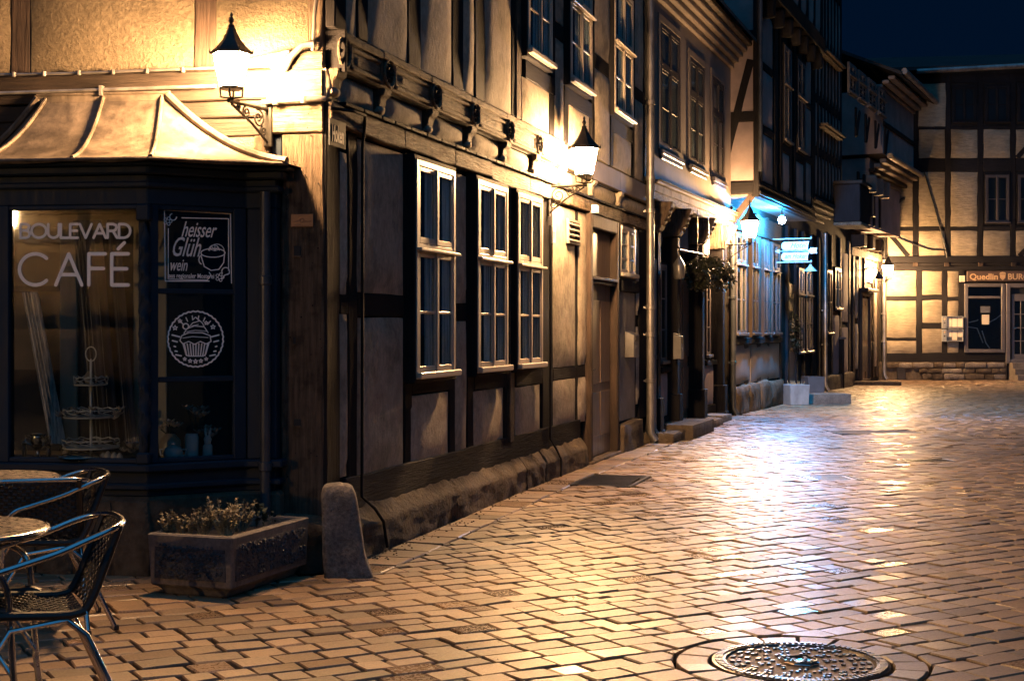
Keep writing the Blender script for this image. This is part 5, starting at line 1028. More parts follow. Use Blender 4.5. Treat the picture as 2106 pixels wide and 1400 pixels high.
for px in (1763, 1783, 1803, 1823): x = ex(px, J2); timber(FE, x-0.07, x+0.07, zu, ez(1781, 233, J2), J2+0.01, 0.04, 'oak_v'); brace(FE, (x+0.1, zu+0.05), (x+0.45, ez(1781, 236, J2)), 0.1, J2+0.012, 0.038)
for k in range(3): FE.part('eave_board', MB().box(-0.6, LE+0.9, J2-0.16*k, J2-0.16*k+0.18, ze2+0.1*k-0.02, ze2+0.1*k+0.075), 'plaster_smooth', bevel=0.02)
FE.part('gutter', MB().tube([(-0.6, J2-0.55, ze2+0.36), (LE+1.0, J2-0.55, ze2+0.33)], 0.08, 10), 'pipe', smooth=True)
FE.part('roof', MB().add([(-0.7, J2-0.5, ze2+0.34), (LE+1.0, J2-0.5, ze2+0.34), (LE+1.0, 3, ze2+2.3), (-0.7, 3, ze2+2.3), (-0.7, J2-0.5, ze2+0.26), (LE+1.0, J2-0.5, ze2+0.26), (LE+1.0, 3, ze2+2.2), (-0.7, 3, ze2+2.2)], [(0,1,2,3),(7,6,5,4),(0,4,5,1),(1,5,6,2),(2,6,7,3),(3,7,4,0)]), 'roof_tile')
FE.part('downpipe', MB().tube([(LE+0.95, J2-0.55, ze2+0.3), (LE+0.9, J2-0.45, ze2+0.05), (LE+0.66, J2+0.02, ze2-0.25), (LE+0.64, J2-0.0, zu+0.2), (LE+0.75, J1-0.5, ze1+0.15), (LE+0.7, J1-0.4, ze1-0.15), (LE+0.1, J1+0.1, ze1-0.6), (LE+0.04, -0.08, ze1-0.9), (LE+0.04, -0.08, 3.4)], 0.055, 10), 'iron', smooth=True)
downpipe(FE, LE-0.05, -0.1, 0.0, 3.45, 0.06, joints=(1.1, 1.9))
# ground floor
for px in (1757, 1768, 1780, 1797, 1806): x = ex(px); timber(FE, x-0.11, x+0.11, 0.1, 3.9, 0.0, 0.06, 'oak_brown_v')
for a, b_, z0, z1 in ((1758, 1767, 0.4, 1.6), (1758, 1767, 1.75, 3.3), (1798, 1805, 0.4, 3.3), (1781, 1796, 2.75, 3.35)): panel(FE, ex(a)+.1, ex(b_)-.1, z0, z1, 0.0, 'plaster')
timber(FE, -0.1, LE, 3.4, 3.6, -0.03, 0.09, 'oak_old_h', 'wall_plate')
for px in (1757, 1775, 1793): x = ex(px); FE.part('beam_end', MB().box(x-0.2, x+0.2, -0.3, 0.06, 3.62, 3.95), 'oak_brown_v', bevel=0.02)
x0, x1 = ex(1770), ex(1786); d = FE.part('door', MB().box(x0, x1, 0.0, 0.048, 0.05, 2.3), 'door_paint'); FE.part('door_frame', ring(MB(), x0-.1, x1+.1, 0.0, 2.45, -0.06, 0.047, 0.098), 'oak_brown_v', d, bevel=0.01); FE.part('door_hood', MB().box(x0-.2, x1+.2, -0.25, 0.04, 2.46, 2.56), 'oak_brown_h', d, bevel=0.02)
for z0, z1 in ((0.3, 1.0), (1.15, 2.1)): FE.part('door_panel', MB().box(x0+.15, x1-.15, -0.012, -0.001, z0, z1), 'brown_paint', d, bevel=0.01)
FE.part('door_glass', MB().box(ex(1788), ex(1796), -0.01, 0.04, 0.9, 2.4), 'glass', d)
p = ground_px(1795, 789); p.z = gz(p.x, p.y); tag(rough(MB(), -0.7, 0.7, -0.3, 0.3, -0.08, 0.1, 5, 0.02, 0.006, 6, 7).build('entrance_step', 'sandstone', None, True, loc=p, rz=FE.a-1.2), 'flat dark doorstep below the end house door', 'step')
x = ex(1762); t = empty('gooseneck_lamp', FE.world(ex(1771), -0.02, 2.95), FE.a-math.pi/2, 'unlit black gooseneck shade lamp beside the end house door', 'lamp')
MB().tube([(0, 0, 0.1), (0.2, 0, 0.16), (0.42, 0, 0.14), (0.45, 0, 0.02)], 0.015, 8).build('arm', 'iron', t, smooth=True); MB().lathe([(0.03, 0.05), (0.05, 0.0), (0.13, -0.14), (0.12, -0.14), (0.03, -0.02)], (0.45, 0, 0), 14).build('lamp_shade', 'iron', t, smooth=True)
# ------------------------------------------------------------------ half-timbered shop house closing the street
HF = empty('shop_house', (PF.x, PF.y, 0), 0, 'lit yellow half-timbered shop house closing the end of the street', 'house'); FF.root = HF
fx = lambda px, off=0.0: FF.s_(px, off); fz = lambda py, px=1950, off=0.0: FF.z_(px, py, off)
XR = fx(2330)
FF.part('wall', MB().box(-3.5, XR, 0.05, 8, 0.4, fz(140)), 'body')
def PFp(a, b_, ya, yb): panel(FF, fx(a), fx(b_), fz(yb), fz(ya), -0.012, 'brick_paint', dep=0.05, bulge=0.015, wob=0.02)
for ya, yb in ((557, 609), (618, 694), (701, 728)): PFp(1824, 1884, ya, yb)
for ya, yb in ((558, 606), (617, 663), (676, 725)): PFp(1897, 1937, ya, yb)
for ya, yb in ((558, 610), (619, 695), (701, 725)): PFp(1949, 1971, ya, yb)
cols_ = [(1825, 1877), (1890, 1943), (1956, 2010), (2023, 2077), (2090, 2144), (2157, 2210)]
for a, b_ in cols_: PFp(a, b_, 475, 527)
for i in (0, 1, 2): PFp(*cols_[i], 354, 466)
for i, (a, b_) in enumerate(cols_): PFp(a if i else 1850, b_, 267, 325)
PFp(1848, 1877, 172, 260); PFp(1889, 1945, 172, 260)
def TF(a, b_, ya, yb, yf=0.0, m=None, name=None): return timber(FF, fx(a), fx(b_), fz(yb), fz(ya), yf, 0.06, m, name, 0.012)
for a, b_ in ((1812, 1824), (1878, 1889), (1944, 1955), (2011, 2022), (2078, 2089), (2145, 2156)): TF(a, b_, 152, 530)
for a, b_ in ((1812, 1823), (1885, 1896), (1938, 1948), (1972, 1983)): TF(a, b_, 552, 738)
for a, b_ in zip([1824, 1889, 1955, 2022, 2089], [1878, 1944, 2011, 2078, 2145]): TF(a, b_, 466, 475, 0.002); TF(a, b_, 326, 353, 0.002); TF(a, b_, 260, 267, 0.002); TF(a, b_, 152, 171, 0.002)
for a, b_, ya, yb in ((1823, 1885, 609, 618), (1823, 1885, 694, 701), (1896, 1938, 606, 617), (1896, 1938, 663, 676), (1948, 1972, 610, 619), (1948, 1972, 695, 701)): TF(a, b_, ya, yb, 0.002)
TF(1812, 1985, 726, 744, -0.01, name='sill_beam'); TF(1700, 2300, 527, 540, -0.05, name='jetty_beam'); TF(1700, 2300, 547, 556, -0.02, name='wall_plate'); TF(1700, 2300, 541, 546, -0.035)
for px in (1830, 1882, 1946, 2016, 2084, 2150): TF(px-5, px+5, 540, 548, -0.07, 'oak_brown_v', 'beam_end')
brace(FF, (fx(1827), fz(478)), (fx(1868), fz(527)), 0.14, -0.03, 0.06); brace(FF, (fx(2142), fz(478)), (fx(2096), fz(527)), 0.14, -0.03, 0.06); brace(FF, (fx(2142), fz(268)), (fx(2092), fz(325)), 0.14, -0.03, 0.06)
def wF(a, b_, ya, yb): window(FF, fx(a), fx(b_), fz(yb), fz(ya), -0.03, 0.045, m='brown_paint', cols=2, bars=1, casing='oak_v', curtain=False, transom=None)
wF(2024, 2077, 358, 462); wF(2091, 2144, 358, 462)
M['brown_paint_keep'] = M['brown_paint']; M['brown_paint'] = M['oak_v']  # upper frames swapped to near-black, their dimness put into the colour
wF(1957, 2010, 176, 256); wF(2024, 2077, 176, 256); wF(2091, 2144, 176, 256)
M['brown_paint'] = M['brown_paint_keep']
FF.part('gutter', MB().tube([(fx(1880), -0.25, fz(150)), (XR, -0.25, fz(138, 2106)+0.15)], 0.08, 10), 'pipe', smooth=True)
FF.part('roof', MB().add([(-3.5, -0.3, fz(150)), (XR, -0.3, fz(150)+0.3), (XR, 5, fz(150)+1.5), (-3.5, 5, fz(150)+1.3), (-3.5, -0.3, fz(150)-0.1), (XR, -0.3, fz(150)+0.2), (XR, 5, fz(150)+1.4), (-3.5, 5, fz(150)+1.2)], [(0,1,2,3),(7,6,5,4),(0,4,5,1),(1,5,6,2),(2,6,7,3),(3,7,4,0)]), 'roof_tile')
FF.part('slack_cable', MB().tube([(fx(1840), -0.06, fz(487)), (fx(1880), -0.06, fz(503)), (fx(1910), -0.06, fz(513)), (fx(1945), -0.06, fz(515))], 0.018, 6), 'iron', smooth=True); FF.part('slack_cable', MB().tube([(fx(1900), -0.05, fz(355)), (fx(1922), -0.05, fz(430)), (fx(1942), -0.05, fz(505)), (fx(1947), -0.05, fz(530))], 0.02, 6), 'iron', smooth=True)
# rubble plinth, each stone its own piece
FF.part('plinth', MB().box(-0.2, fx(2070), -0.05, 0.3, -0.1, fz(744)), 'sandstone')
zrow = [fz(781), fz(768), fz(757), fz(745)]
for r_ in range(3):
    x = fx(1815)+random.random()*.1
    while x < fx(2064):
        L_ = random.uniform(0.22, 0.62); 
        if not (fx(1840) < x+L_ and x < fx(1862) and r_ < 2):
            FF.part('plinth_stone', rough(MB(), x+.012, min(x+L_, fx(2068))-.012, -0.11+random.uniform(-.02, .02), 0.0, max(-0.05, zrow[r_])+.012, zrow[r_+1]-.008, 2, 0.035, 0.02, 5, x*3+r_), random.choice(['sandstone', 'sandstone', 'granite']), smooth=True)
        x += L_
FF.part('cellar_hatch', MB().box(fx(1843), fx(1860), -0.1, -0.04, 0.0, fz(754)), 'castiron', bevel=0.01)
# shop front
fr = ring(MB(), fx(1983), fx(2066), fz(725), fz(583), -0.06, 0.05, 0.10); fr.box(fx(1984)+.09, fx(2066)-.1, -0.05, 0.04, fz(614), fz(609))
sf = FF.part('shop_window', fr, 'grey_paint', bevel=0.01)
FF.part('room', MB().box(fx(1984), fx(2065), 0.035, 0.045, fz(722), fz(585)), 'dark_room', sf)
FF.part('pane', MB().box(fx(1984)+.09, fx(2066)-.1, -0.01, -0.004, fz(722), fz(615)), 'shopglass', sf); FF.part('pane', MB().box(fx(1984)+.09, fx(2066)-.1, -0.01, -0.004, fz(608), fz(586)), 'shopglass', sf)
for pts in ([(1993, 663), (2010, 659), (2012, 657)], [(1992, 672), (2010, 675), (2022, 705)], [(2032, 664), (2048, 656), (2062, 645)], [(2020, 680), (2028, 705), (2036, 716)]): FF.part('drape', MB().tube([(fx(a), 0.018, fz(b_)) for a, b_ in pts], 0.016, 6), 'tealpot', sf, smooth=True)
TF(1983, 2068, 726, 743, -0.02, name='sill_beam')
cs = FF.part('closed_sign', MB().box(fx(2016), fx(2036), -0.025, -0.016, fz(643), fz(630)), 'grey_metal'); cs.parent = None; cs.location = FF.p0; tag(cs, 'small grey notice reading CLOSED behind the shop window', 'sign'); FF.part('lettering', text_mb('CLOSED', 0.075, 0, 0.001, fx(2017), fz(642), -0.026, sx=0.85), 'sign_white', cs); FF.part('lettering', text_mb('WE ARE', 0.045, 0, 0.001, fx(2026), fz(635), -0.026, sx=0.6), 'sign_white', cs)
cs = FF.part('paper_notice', MB().box(fx(2019), fx(2034), -0.025, -0.016, fz(667), fz(647)), 'paper'); cs.parent = None; cs.location = FF.p0; tag(cs, 'cream paper notice taped below the CLOSED sign in the shop window', 'notice')
dr = FF.part('door', ring(MB(), fx(2068), fx(2145), fz(747), fz(583), -0.06, 0.05, 0.12), 'grey_paint', bevel=0.01)
FF.part('door_leaf', MB().box(fx(2081), fx(2086), -0.02, 0.03, fz(745), fz(605)).box(fx(2086), fx(2134), -0.02, 0.03, fz(619), fz(605)).box(fx(2086), fx(2134), -0.02, 0.03, fz(745), fz(728)).box(fx(2134), fx(2139), -0.02, 0.03, fz(745), fz(605)).box(fx(2098), fx(2100), -0.02, 0.0, fz(728), fz(619)).box(fx(2118), fx(2120), -0.02, 0.0, fz(728), fz(619)), 'grey_paint', dr, bevel=0.004)
for ya in (646, 674, 701): FF.part('glazing_bar', MB().box(fx(2086), fx(2134), -0.018, 0.0, fz(ya+1), fz(ya-1)), 'grey_paint', dr)
for i in range(4):
    for a, b_ in ((2086, 2098), (2100, 2118), (2120, 2134)): FF.part('pane', MB().box(fx(a), fx(b_), -0.008, -0.004, fz([646, 674, 701, 728][i]), fz([619, 646, 674, 701][i])), 'glass', dr)
FF.part('room', MB().box(fx(2070), fx(2143), 0.035, 0.045, fz(745), fz(585)), 'dark_room', dr); FF.part('door_handle', MB().tube([(fx(2081)+.03, -0.02, fz(675)), (fx(2081)+.03, -0.08, fz(675)), (fx(2088), -0.08, fz(675))], 0.02, 6), 'silver', dr)
for k in range(3):
    o = FF.part('entrance_step', rough(MB(), fx(2072)+k*.02, XR, -0.35-0.28*(2-k)+.28*0, 0.1 if k == 2 else -0.35-0.28*(1-k), -0.08, fz(745)-(2-k)*fz(745)/3, 4, 0.015, 0.004, 6, k), 'concrete', smooth=True); o.parent = None; o.location = FF.p0
    tag(o, ['lowest of three stone steps to the shop door', 'middle of three stone steps to the shop door', 'topmost of three stone steps to the shop door'][k], 'step', 'shop door steps')
sb = FF.part('shop_sign', MB().box(fx(1986), fx(2180), -0.14, -0.08, fz(579), fz(558)), 'sign_brown', bevel=0.008); sb.parent = None; sb.location = FF.p0; tag(sb, 'brown fascia board with tan lettering and acorn over the shop', 'sign')
lt = text_mb('Quedlin', 0.235, 0, 0.006, fx(1990), fz(575), -0.142, sx=1.0); wq = max(v[0] for v in lt.v)-min(v[0] for v in lt.v); kq = (fx(2049)-fx(1991))/wq; lt.v = [((v[0]-fx(1990))*kq+fx(1991), v[1], v[2]) for v in lt.v]; FF.part('lettering', lt, 'sign_gold', sb)
lt = text_mb('BURG', 0.235, 0, 0.006, fx(2069), fz(575), -0.142); FF.part('lettering', lt, 'sign_gold', sb)
ac = MB().prism([(fx(2053), fz(565)), (fx(2054), fz(572)), (fx(2059), fz(577)), (fx(2064), fz(572)), (fx(2065), fz(565))], -0.15, -0.141).prism([(fx(2052), fz(564)), (fx(2066), fz(564)), (fx(2064), fz(561)), (fx(2059), fz(559.5)), (fx(2054), fz(561))], -0.152, -0.141); FF.part('acorn_emblem', ac, 'sign_gold', sb)
jb = FF.part('junction_box', MB().box(fx(1972), fx(1983), -0.1, -0.02, fz(580), fz(567)), 'paper', bevel=0.01)
for i, (ya, yb) in enumerate(((650, 675), (677, 702))):
    mc_ = FF.part('menu_case', ring(MB(), fx(1936), fx(1979), fz(yb), fz(ya), -0.12, -0.02, 0.02).box(fx(1936)+.02, fx(1945), -0.115, -0.03, fz(yb)+.02, fz(ya)-.02), 'sign_white', bevel=0.004); mc_.parent = None; mc_.location = FF.p0; tag(mc_, ['upper white framed menu case left of the shop window', 'lower white framed menu case left of the shop window'][i], 'display case')
    FF.part('backing', MB().box(fx(1945), fx(1979)-.02, -0.06, -0.04, fz(yb)+.02, fz(ya)-.02), 'grey_metal', mc_)
    for k in range(3):
        xa = fx(1946)+k*.152; FF.part('menu_sheet', MB().box(xa, xa+.135, -0.07, -0.061, fz(yb)+(.04 if i == 0 or k == 1 else .13), fz(ya)-.03), 'paper', mc_)
    for k in range(2): FF.part('emblem', MB().lathe([(0.001, -.03), (0.03, 0.0), (0.001, .03)], (fx(1940.5), -0.118, fz(ya+6+k*8)), 10, sy=0.2), 'castiron' if k else 'sign_gold', mc_, smooth=True)
# ------------------------------------------------------------------ wall lanterns
def lantern(base, d, arm, k, label, sides=6, drop=0.0):
    """base: point on the wall, d: direction of the arm in plan, arm: length, k: scale"""
    a = math.atan2(d[1], d[0]); t = empty('wall_lantern', base, a, label, 'lantern', 'lit wall lanterns along the street')
    MB().box(-0.012, 0.012, -0.03, 0.03, -0.28*k, 0.06*k).build('wall_plate', 'iron', t, bevel=0.005)
    br = MB().tube([(0, 0, 0), (arm+0.03, 0, 0)], 0.013, 8).build('bracket', 'iron', t, smooth=True)
    MB().tube([(0.005, 0, -0.25*k), (arm*.45, 0, -0.13*k), (arm, 0, -0.015)], 0.009, 6).build('stay', 'iron', br, smooth=True)
    def spiral(cx, cz, r0, turns, s0=0.0, sg=1): return [(cx+r0*(1-.8*q/24)*math.cos(s0+sg*turns*6.283*q/24), 0, cz+r0*(1-.8*q/24)*math.sin(s0+sg*turns*6.283*q/24)) for q in range(25)]
    for cx, cz, r0, sg in ((arm*.27, -0.085*k, 0.07*k, 1), (arm*.6, -0.055*k, 0.045*k, -1), (arm*.13, -0.17*k, 0.04*k, -1), (arm*.82, -0.03*k, 0.025*k, 1)): MB().tube(spiral(cx, cz, r0, 1.6, 1.2, sg), 0.006, 6).build('scroll', 'iron', br, smooth=True)
    c = (arm, 0, 0); zb = 0.09*k; rb, rt, hg = 0.082*k, 0.132*k, 0.25*k; pi2 = 2*math.pi
    cr = MB().lathe([(0.012, 0), (0.02, 0.02), (0.012, 0.03*k)], c, 10)
    for q in range(4): b_ = q*pi2/4+.5; cr.tube([(arm, 0, 0.02*k), (arm+rb*.95*math.cos(b_), rb*.95*math.sin(b_), 0.03*k), (arm+rb*1.0*math.cos(b_), rb*1.0*math.sin(b_), zb)], 0.007, 6)
    cr.build('cradle', 'iron', t, smooth=True)
    gl = MB().lathe([(rb*.93, zb+0.014), (rt*.95, zb+hg-.01)], c, sides).build('lantern_glass', 'lamp_glass', t)
    fr_ = MB().lathe([(rb*1.03, zb-.006), (rb*1.06, zb+0.012), (rb*.96, zb+0.012)], c, sides)
    for q in range(sides): b_ = q*pi2/sides; fr_.tube([(arm+rb*math.cos(b_), rb*math.sin(b_), zb), (arm+rt*math.cos(b_), rt*math.sin(b_), zb+hg)], 0.005, 5)
    fr_.build('lantern_frame', 'iron', t)
    zr = zb+hg
    rf = MB().lathe([(rt*.97, zr-.006), (rt*1.13, zr-.002), (rt*1.15, zr+.012), (rt*.8, zr+.055*k), (rt*.5, zr+.105*k), (rt*.28, zr+.16*k), (rt*.2, zr+.19*k)], c, sides).build('lantern_roof', 'iron', t)
    MB().lathe([(0.02*k, 0), (0.026*k, 0.015*k), (0.01*k, 0.03*k), (0.022*k, 0.055*k), (0.008*k, 0.08*k), (0.013*k, 0.095*k), (0.001, 0.115*k)], (arm, 0, zr+.19*k), 8).build('finial', 'iron', rf, smooth=True)
    for q in range(sides): b_ = q*pi2/sides; MB().tube([(arm+rt*1.13*math.cos(b_), rt*1.13*math.sin(b_), zr), (arm+rt*1.2*math.cos(b_), rt*1.2*math.sin(b_), zr+.035*k)], [.008, .002], 5).build('roof_tip', 'iron', rf)
    return t
bz1 = FK.z_(540, 225, -0.05); lantern(FK.world(kx(551, -0.04), -0.035, bz1), (-0.45, -0.89), 0.37, 0.84, 'large wall lantern above the cafe bay at the house corner')
x = FA.s_(1131, YW-0.03); lantern(FA.world(x, YW-0.02, FA.z_(1131, 386, YW)), (math.cos(FA.a-math.pi/2), math.sin(FA.a-math.pi/2)), 0.36, 1.06, 'wall lantern on scrolled bracket above the three cream windows')
x = FB.s_(1493, -0.1); lantern(FB.world(x, -0.09, FB.z_(1493, 503, -.1)), (math.cos(FB.a-math.pi/2), math.sin(FB.a-math.pi/2)), 0.40, 1.1, 'wall lantern at the end of the dark shop front before the hotel', 4)
x = FE.s_(1800, -0.05); lantern(FE.world(x, -0.04, FE.z_(1800, 577)), (math.cos(FE.a-math.pi/2), math.sin(FE.a-math.pi/2)), 0.36, 1.2, 'farthest wall lantern at the end house next to the yellow shop house')
FA.part('junction_box', MB().box(sA(1208), sA(1212), YW-0.11, YW-0.02, FA.z_(1210, 432), FA.z_(1210, 415)), 'white', HA, bevel=0.004)
# ------------------------------------------------------------------ manhole, covers, grate
t = empty('manhole_cover', (MH.x, MH.y, gz(MH.x, MH.y)+0.003), 0.25, 'round cast-iron manhole cover with studs and a crest in its middle', 'manhole cover')
MB().lathe([(0.30, -0.06), (RLID, -0.06), (RLID, 0.0), (RLID-0.012, 0.004), (0.335, 0.004), (0.33, -0.004), (0.31, -0.03)], n=64).build('frame_ring', 'castiron', t)
lid = MB().lathe([(0.05, -0.05), (0.325, -0.05), (0.325, -0.006), (0.05, -0.006)], n=56).build('lid', 'dusty_iron', t)
mb = MB()
for r_, n, w_, h_ in ((0.365, 80, 0.008, 0.018), ): 
    for k in range(n): a = 2*math.pi*k/n; c_, s_ = math.cos(a), math.sin(a); mb.add([((r_-h_)*c_-w_*s_, (r_-h_)*s_+w_*c_, z) for z in (.0035, .009)]+[((r_+h_)*c_-w_*s_, (r_+h_)*s_+w_*c_, z) for z in (.0035, .009)]+[((r_+h_)*c_+w_*s_, (r_+h_)*s_-w_*c_, z) for z in (.0035, .009)]+[((r_-h_)*c_+w_*s_, (r_-h_)*s_-w_*c_, z) for z in (.0035, .009)], [(1, 3, 5, 7), (0, 1, 3, 2)[::-1], (2, 3, 5, 4)[::-1], (4, 5, 7, 6)[::-1], (6, 7, 1, 0)[::-1]])
mb.build('rim_ribs', 'castiron', t)
ms_ = MB().box(-0.011, 0.011, -0.0075, 0.0075, -0.006, 0.002); cnt = 0
me_st = None
for r_, n in ((0.305, 44), (0.275, 40), (0.24, 34), (0.19, 24), (0.155, 20), (0.122, 14)):
    for k in range(n):
        if cnt % 7 == 6 and r_ < 0.2: cnt += 1; continue
        a = 2*math.pi*(k+.5*(cnt % 2))/n
        if me_st is None: o = ms_.build('stud', 'castiron', t, bevel=0.002); me_st = o.data
        else: o = bpy.data.objects.new('stud', me_st); col.objects.link(o); o.parent = t
        o.location = (r_*math.cos(a), r_*math.sin(a), 0); o.rotation_euler = (0, 0, a); cnt += 1
sh = [(-0.075, 0.075), (-0.085, -0.01), (-0.06, -0.065), (0, -0.1), (0.06, -0.065), (0.085, -0.01), (0.075, 0.075)]
cr = MB().plan([(x, y) for x, y in sh], -0.006, 0.006).build('crest', 'silver', t, bevel=0.003); mb = MB()
for k in range(16): x, y = random.uniform(-.05, .05), random.uniform(-.06, .05); mb.lathe([(0.012, 0.007), (0.009, 0.013), (0.002, 0.014)], (x, y, 0), 6)
tag(mb.build('crest_relief', 'castiron', cr), kind='stuff'); MB().tube([(x*.88, y*.88, 0.009) for x, y in sh+sh[:1]], 0.004, 5).build('crest_border', 'castiron', cr)
def flat_cover(i, name, label, mm='castiron', ribs=0):
    p, a, hx, hy = covers[i]; t = empty(name, (p.x, p.y, gz(p.x, p.y)), a, label, 'drain cover')
    ring_ = MB(); ring_.box(-hx, hx, -hy, -hy+.03, -.04, .002).box(-hx, hx, hy-.03, hy, -.04, .002).box(-hx, -hx+.03, -hy+.03, hy-.03, -.04, .002).box(hx-.03, hx, -hy+.03, hy-.03, -.04, .002); ring_.build('frame_ring', 'castiron', t)
    MB().box(-hx+.034, hx-.034, -hy+.034, hy-.034, -.05, -.003 if not ribs else -.03).build('plate', mm, t)
    for k in range(ribs): x = -hx+.04+(2*hx-.08)*k/(ribs-1); MB().box(x-.008, x+.008, -hy+.031, hy-.031, -.028, -.001).build('grate_bar', 'castiron', t)
    return t
t = flat_cover(0, 'water_cover', 'small square grey cover in the middle of the street', 'pipe')
for k in range(4): MB().box(-.16, .16, -.15+k*.085, -.11+k*.085, -.003, .002).build('raised_bar', 'pipe', t)
t = flat_cover(1, 'floor_grate', 'dark ribbed grate in the paving before the brown door', ribs=22); MB().tube([(-.2, -.26, .005), (.1, -.26, .01)], .012, 6).build('hinge_rod', 'silver', t)
flat_cover(2, 'gully_grate', 'dark gully grate at the right of the street', ribs=12); flat_cover(3, 'access_cover', 'wide paving-filled access cover far down the street', 'granite')
# ------------------------------------------------------------------ stone guard post and planter trough
p = ground_px(712, 1172); p.z = gz(p.x, p.y)
def shape(q):
    k = max(0, q.z/0.6); f_ = 1-0.27*k; q.x = q.x*f_-0.055*k; q.y *= f_
    if q.z > 0.5: q.z -= (abs(q.x+0.05)*0.12)
    if q.z < 0.12: q.x += 0.03*(1-q.z/0.12)*(1 if q.x > 0 else .1)
    return q
tag(rough(MB(), -0.135, 0.135, -0.125, 0.125, -0.06, 0.565, 11, 0.05, 0.008, 9, 4, shape).build('guard_stone', 'granite', None, True, loc=p, rz=0.1), 'leaning rough granite guard stone at the house corner', 'guard stone')
for i, (px, py, w_, h_, lb) in enumerate(((640, 1160, .16, .28, 'upright broken rock between the planter and guard stone'), (602, 1150, .2, .34, 'large flat-topped rock behind the concrete planter'))):
    q = ground_px(px, py); tag(rough(MB(), -w_, w_, -.12, .14, -.05, h_, 6, .06, .03, 7, i*4.1).build('corner_rock', 'sandstone', None, True, loc=(q.x, q.y, 0)), lb, 'rock')
p0 = ground_px(476, 1226); Lp, Wp = 0.90, 0.52; zt_ = 0.35; rzp = R(-19)
# local frame: origin at the near corner, x to the left front face is negative, y along the receding side
t = empty('concrete_planter', (p0.x, p0.y, gz(p0.x, p0.y)), rzp, 'exposed-aggregate concrete planter trough on the paving by the cafe', 'planter')
def troughring(z, o_): return [(-Wp-o_, -o_, z), (o_, -o_, z), (o_, Lp+o_, z), (-Wp-o_, Lp+o_, z)]
lv = [troughring(0.0, -0.06), troughring(0.05, -0.03), troughring(0.06, 0.0), troughring(zt_, 0.012), troughring(zt_, -0.045), troughring(zt_-0.09, -0.05)]
mb = MB(); 
for r_ in lv: mb.v += r_
for i in range(5): mb.f += [(4*i+k, 4*i+(k+1) % 4, 4*i+4+(k+1) % 4, 4*i+4+k) for k in range(4)]
mb.f += [(3, 2, 1, 0)]
mb.build('trough', 'concrete', t, bevel=0.008)
agg = mat('exposed_pebbles', (0.05, 0.052, 0.06), rough=0.55, var=0.9, scale=(60, 60, 60), detail=2, bump=1.0, bumpscale=(55, 55, 55), dist=0.012, stain=0.2)
M['agg'] = agg
MB().box(-Wp+0.035, -0.035, -0.009, 0.0, 0.10, zt_-0.05).build('pebble_panel', 'agg', t); MB().box(0.0, 0.0105, 0.035, Lp-0.035, 0.10, zt_-0.05).build('pebble_panel', 'agg', t)
peb = MB()
for k in range(420):
    if random.random() < .42: c = (random.uniform(-Wp+.05, -.05), -0.009, random.uniform(.11, zt_-.06))
    else: c = (0.0105, random.uniform(.05, Lp-.05), random.uniform(.11, zt_-.06))
    r_ = random.uniform(.006, .013); peb.lathe([(.001, -r_), (r_, -r_*.2), (r_*.8, r_*.5), (.001, r_)], c, 6)
tag(peb.build('pebbles', 'agg', t, True), kind='stuff')
MB().box(-Wp+.05, -.05, .05, Lp-.05, zt_-.1, zt_-.06).build('soil', 'soil', t)
def heather(loc, n, h_, sp, label):
    q = empty('heather_plant', loc, 0, label, 'plant'); mb = MB(); lf = MB()
    for k in range(n):
        a = random.random()*6.28; r_ = random.random()**.5*sp; tip = Vector((r_*math.cos(a)*1.3, r_*math.sin(a)*1.3, h_*random.uniform(.55, 1.1))); b0_ = Vector((r_*.4*math.cos(a), r_*.4*math.sin(a), 0)); mb.tube([b0_, b0_.lerp(tip, .6), tip], [.003, .0025, .0015], 4)
        for z in range(16):
            u = .3+.7*z/16; c = b0_.lerp(tip, u); d = Vector((random.gauss(0, 1), random.gauss(0, 1), .6)).normalized()*random.uniform(.016, .03); s_ = d.cross(Vector((.2, .1, 1))).normalized()*.0085; lf.add([c, c+d*.5+s_, c+d, c+d*.5-s_], [(0, 1, 2, 3)])
    mb.build('stems', 'heather', q); lf.build('leaves', 'heather', q)
tw = lambda x, y: Vector((p0.x, p0.y, zt_-.06))+Matrix.Rotation(rzp, 3, 'Z')@Vector((x, y, 0))
for i, (x, y, n, h_, sp) in enumerate(((-.46, .1, 16, .13, .05), (-.38, .14, 16, .15, .06), (-.30, .2, 22, .17, .07), (-.24, .33, 22, .2, .08), (-.18, .26, 26, .17, .08), (-.2, .45, 18, .17, .08))): heather(tw(x, y), n, h_, sp, ['leftmost dry heather tuft in the concrete planter', 'second heather tuft from the left in the planter', 'third heather tuft from the left in the planter', 'tallest heather tuft at the back of the planter', 'rightmost front heather tuft in the planter', 'heather tuft behind the others near the planter right side'][i])
foliage('leafy_plant', tw(-.17, .6)+Vector((0, 0, .1)), .05, .05, .09, 26, 'leaf', 'small plant with broad leaves at the far end of the planter', size=.07); foliage('low_sprout', tw(-.12, .66)+Vector((0, 0, .05)), .06, .05, .05, 40, 'leaf', 'low green sprouts in the far corner of the planter', size=.03)
# fallen debris along the plinth
mb = MB()
for k in range(160):
    s_ = random.random()**2*5; q = FA.world(s_, -random.random()**2*.16-.01, 0); r_ = random.uniform(.004, .012); mb.lathe([(.001, -r_*.2), (r_, 0), (.001, r_*.8)], (q.x, q.y, gz(q.x, q.y)+.004), 5)
tag(mb.build('gravel_debris', 'sandstone', None), 'fine gravel and crumbs along the foot of the plinth', 'debris', kind='stuff')
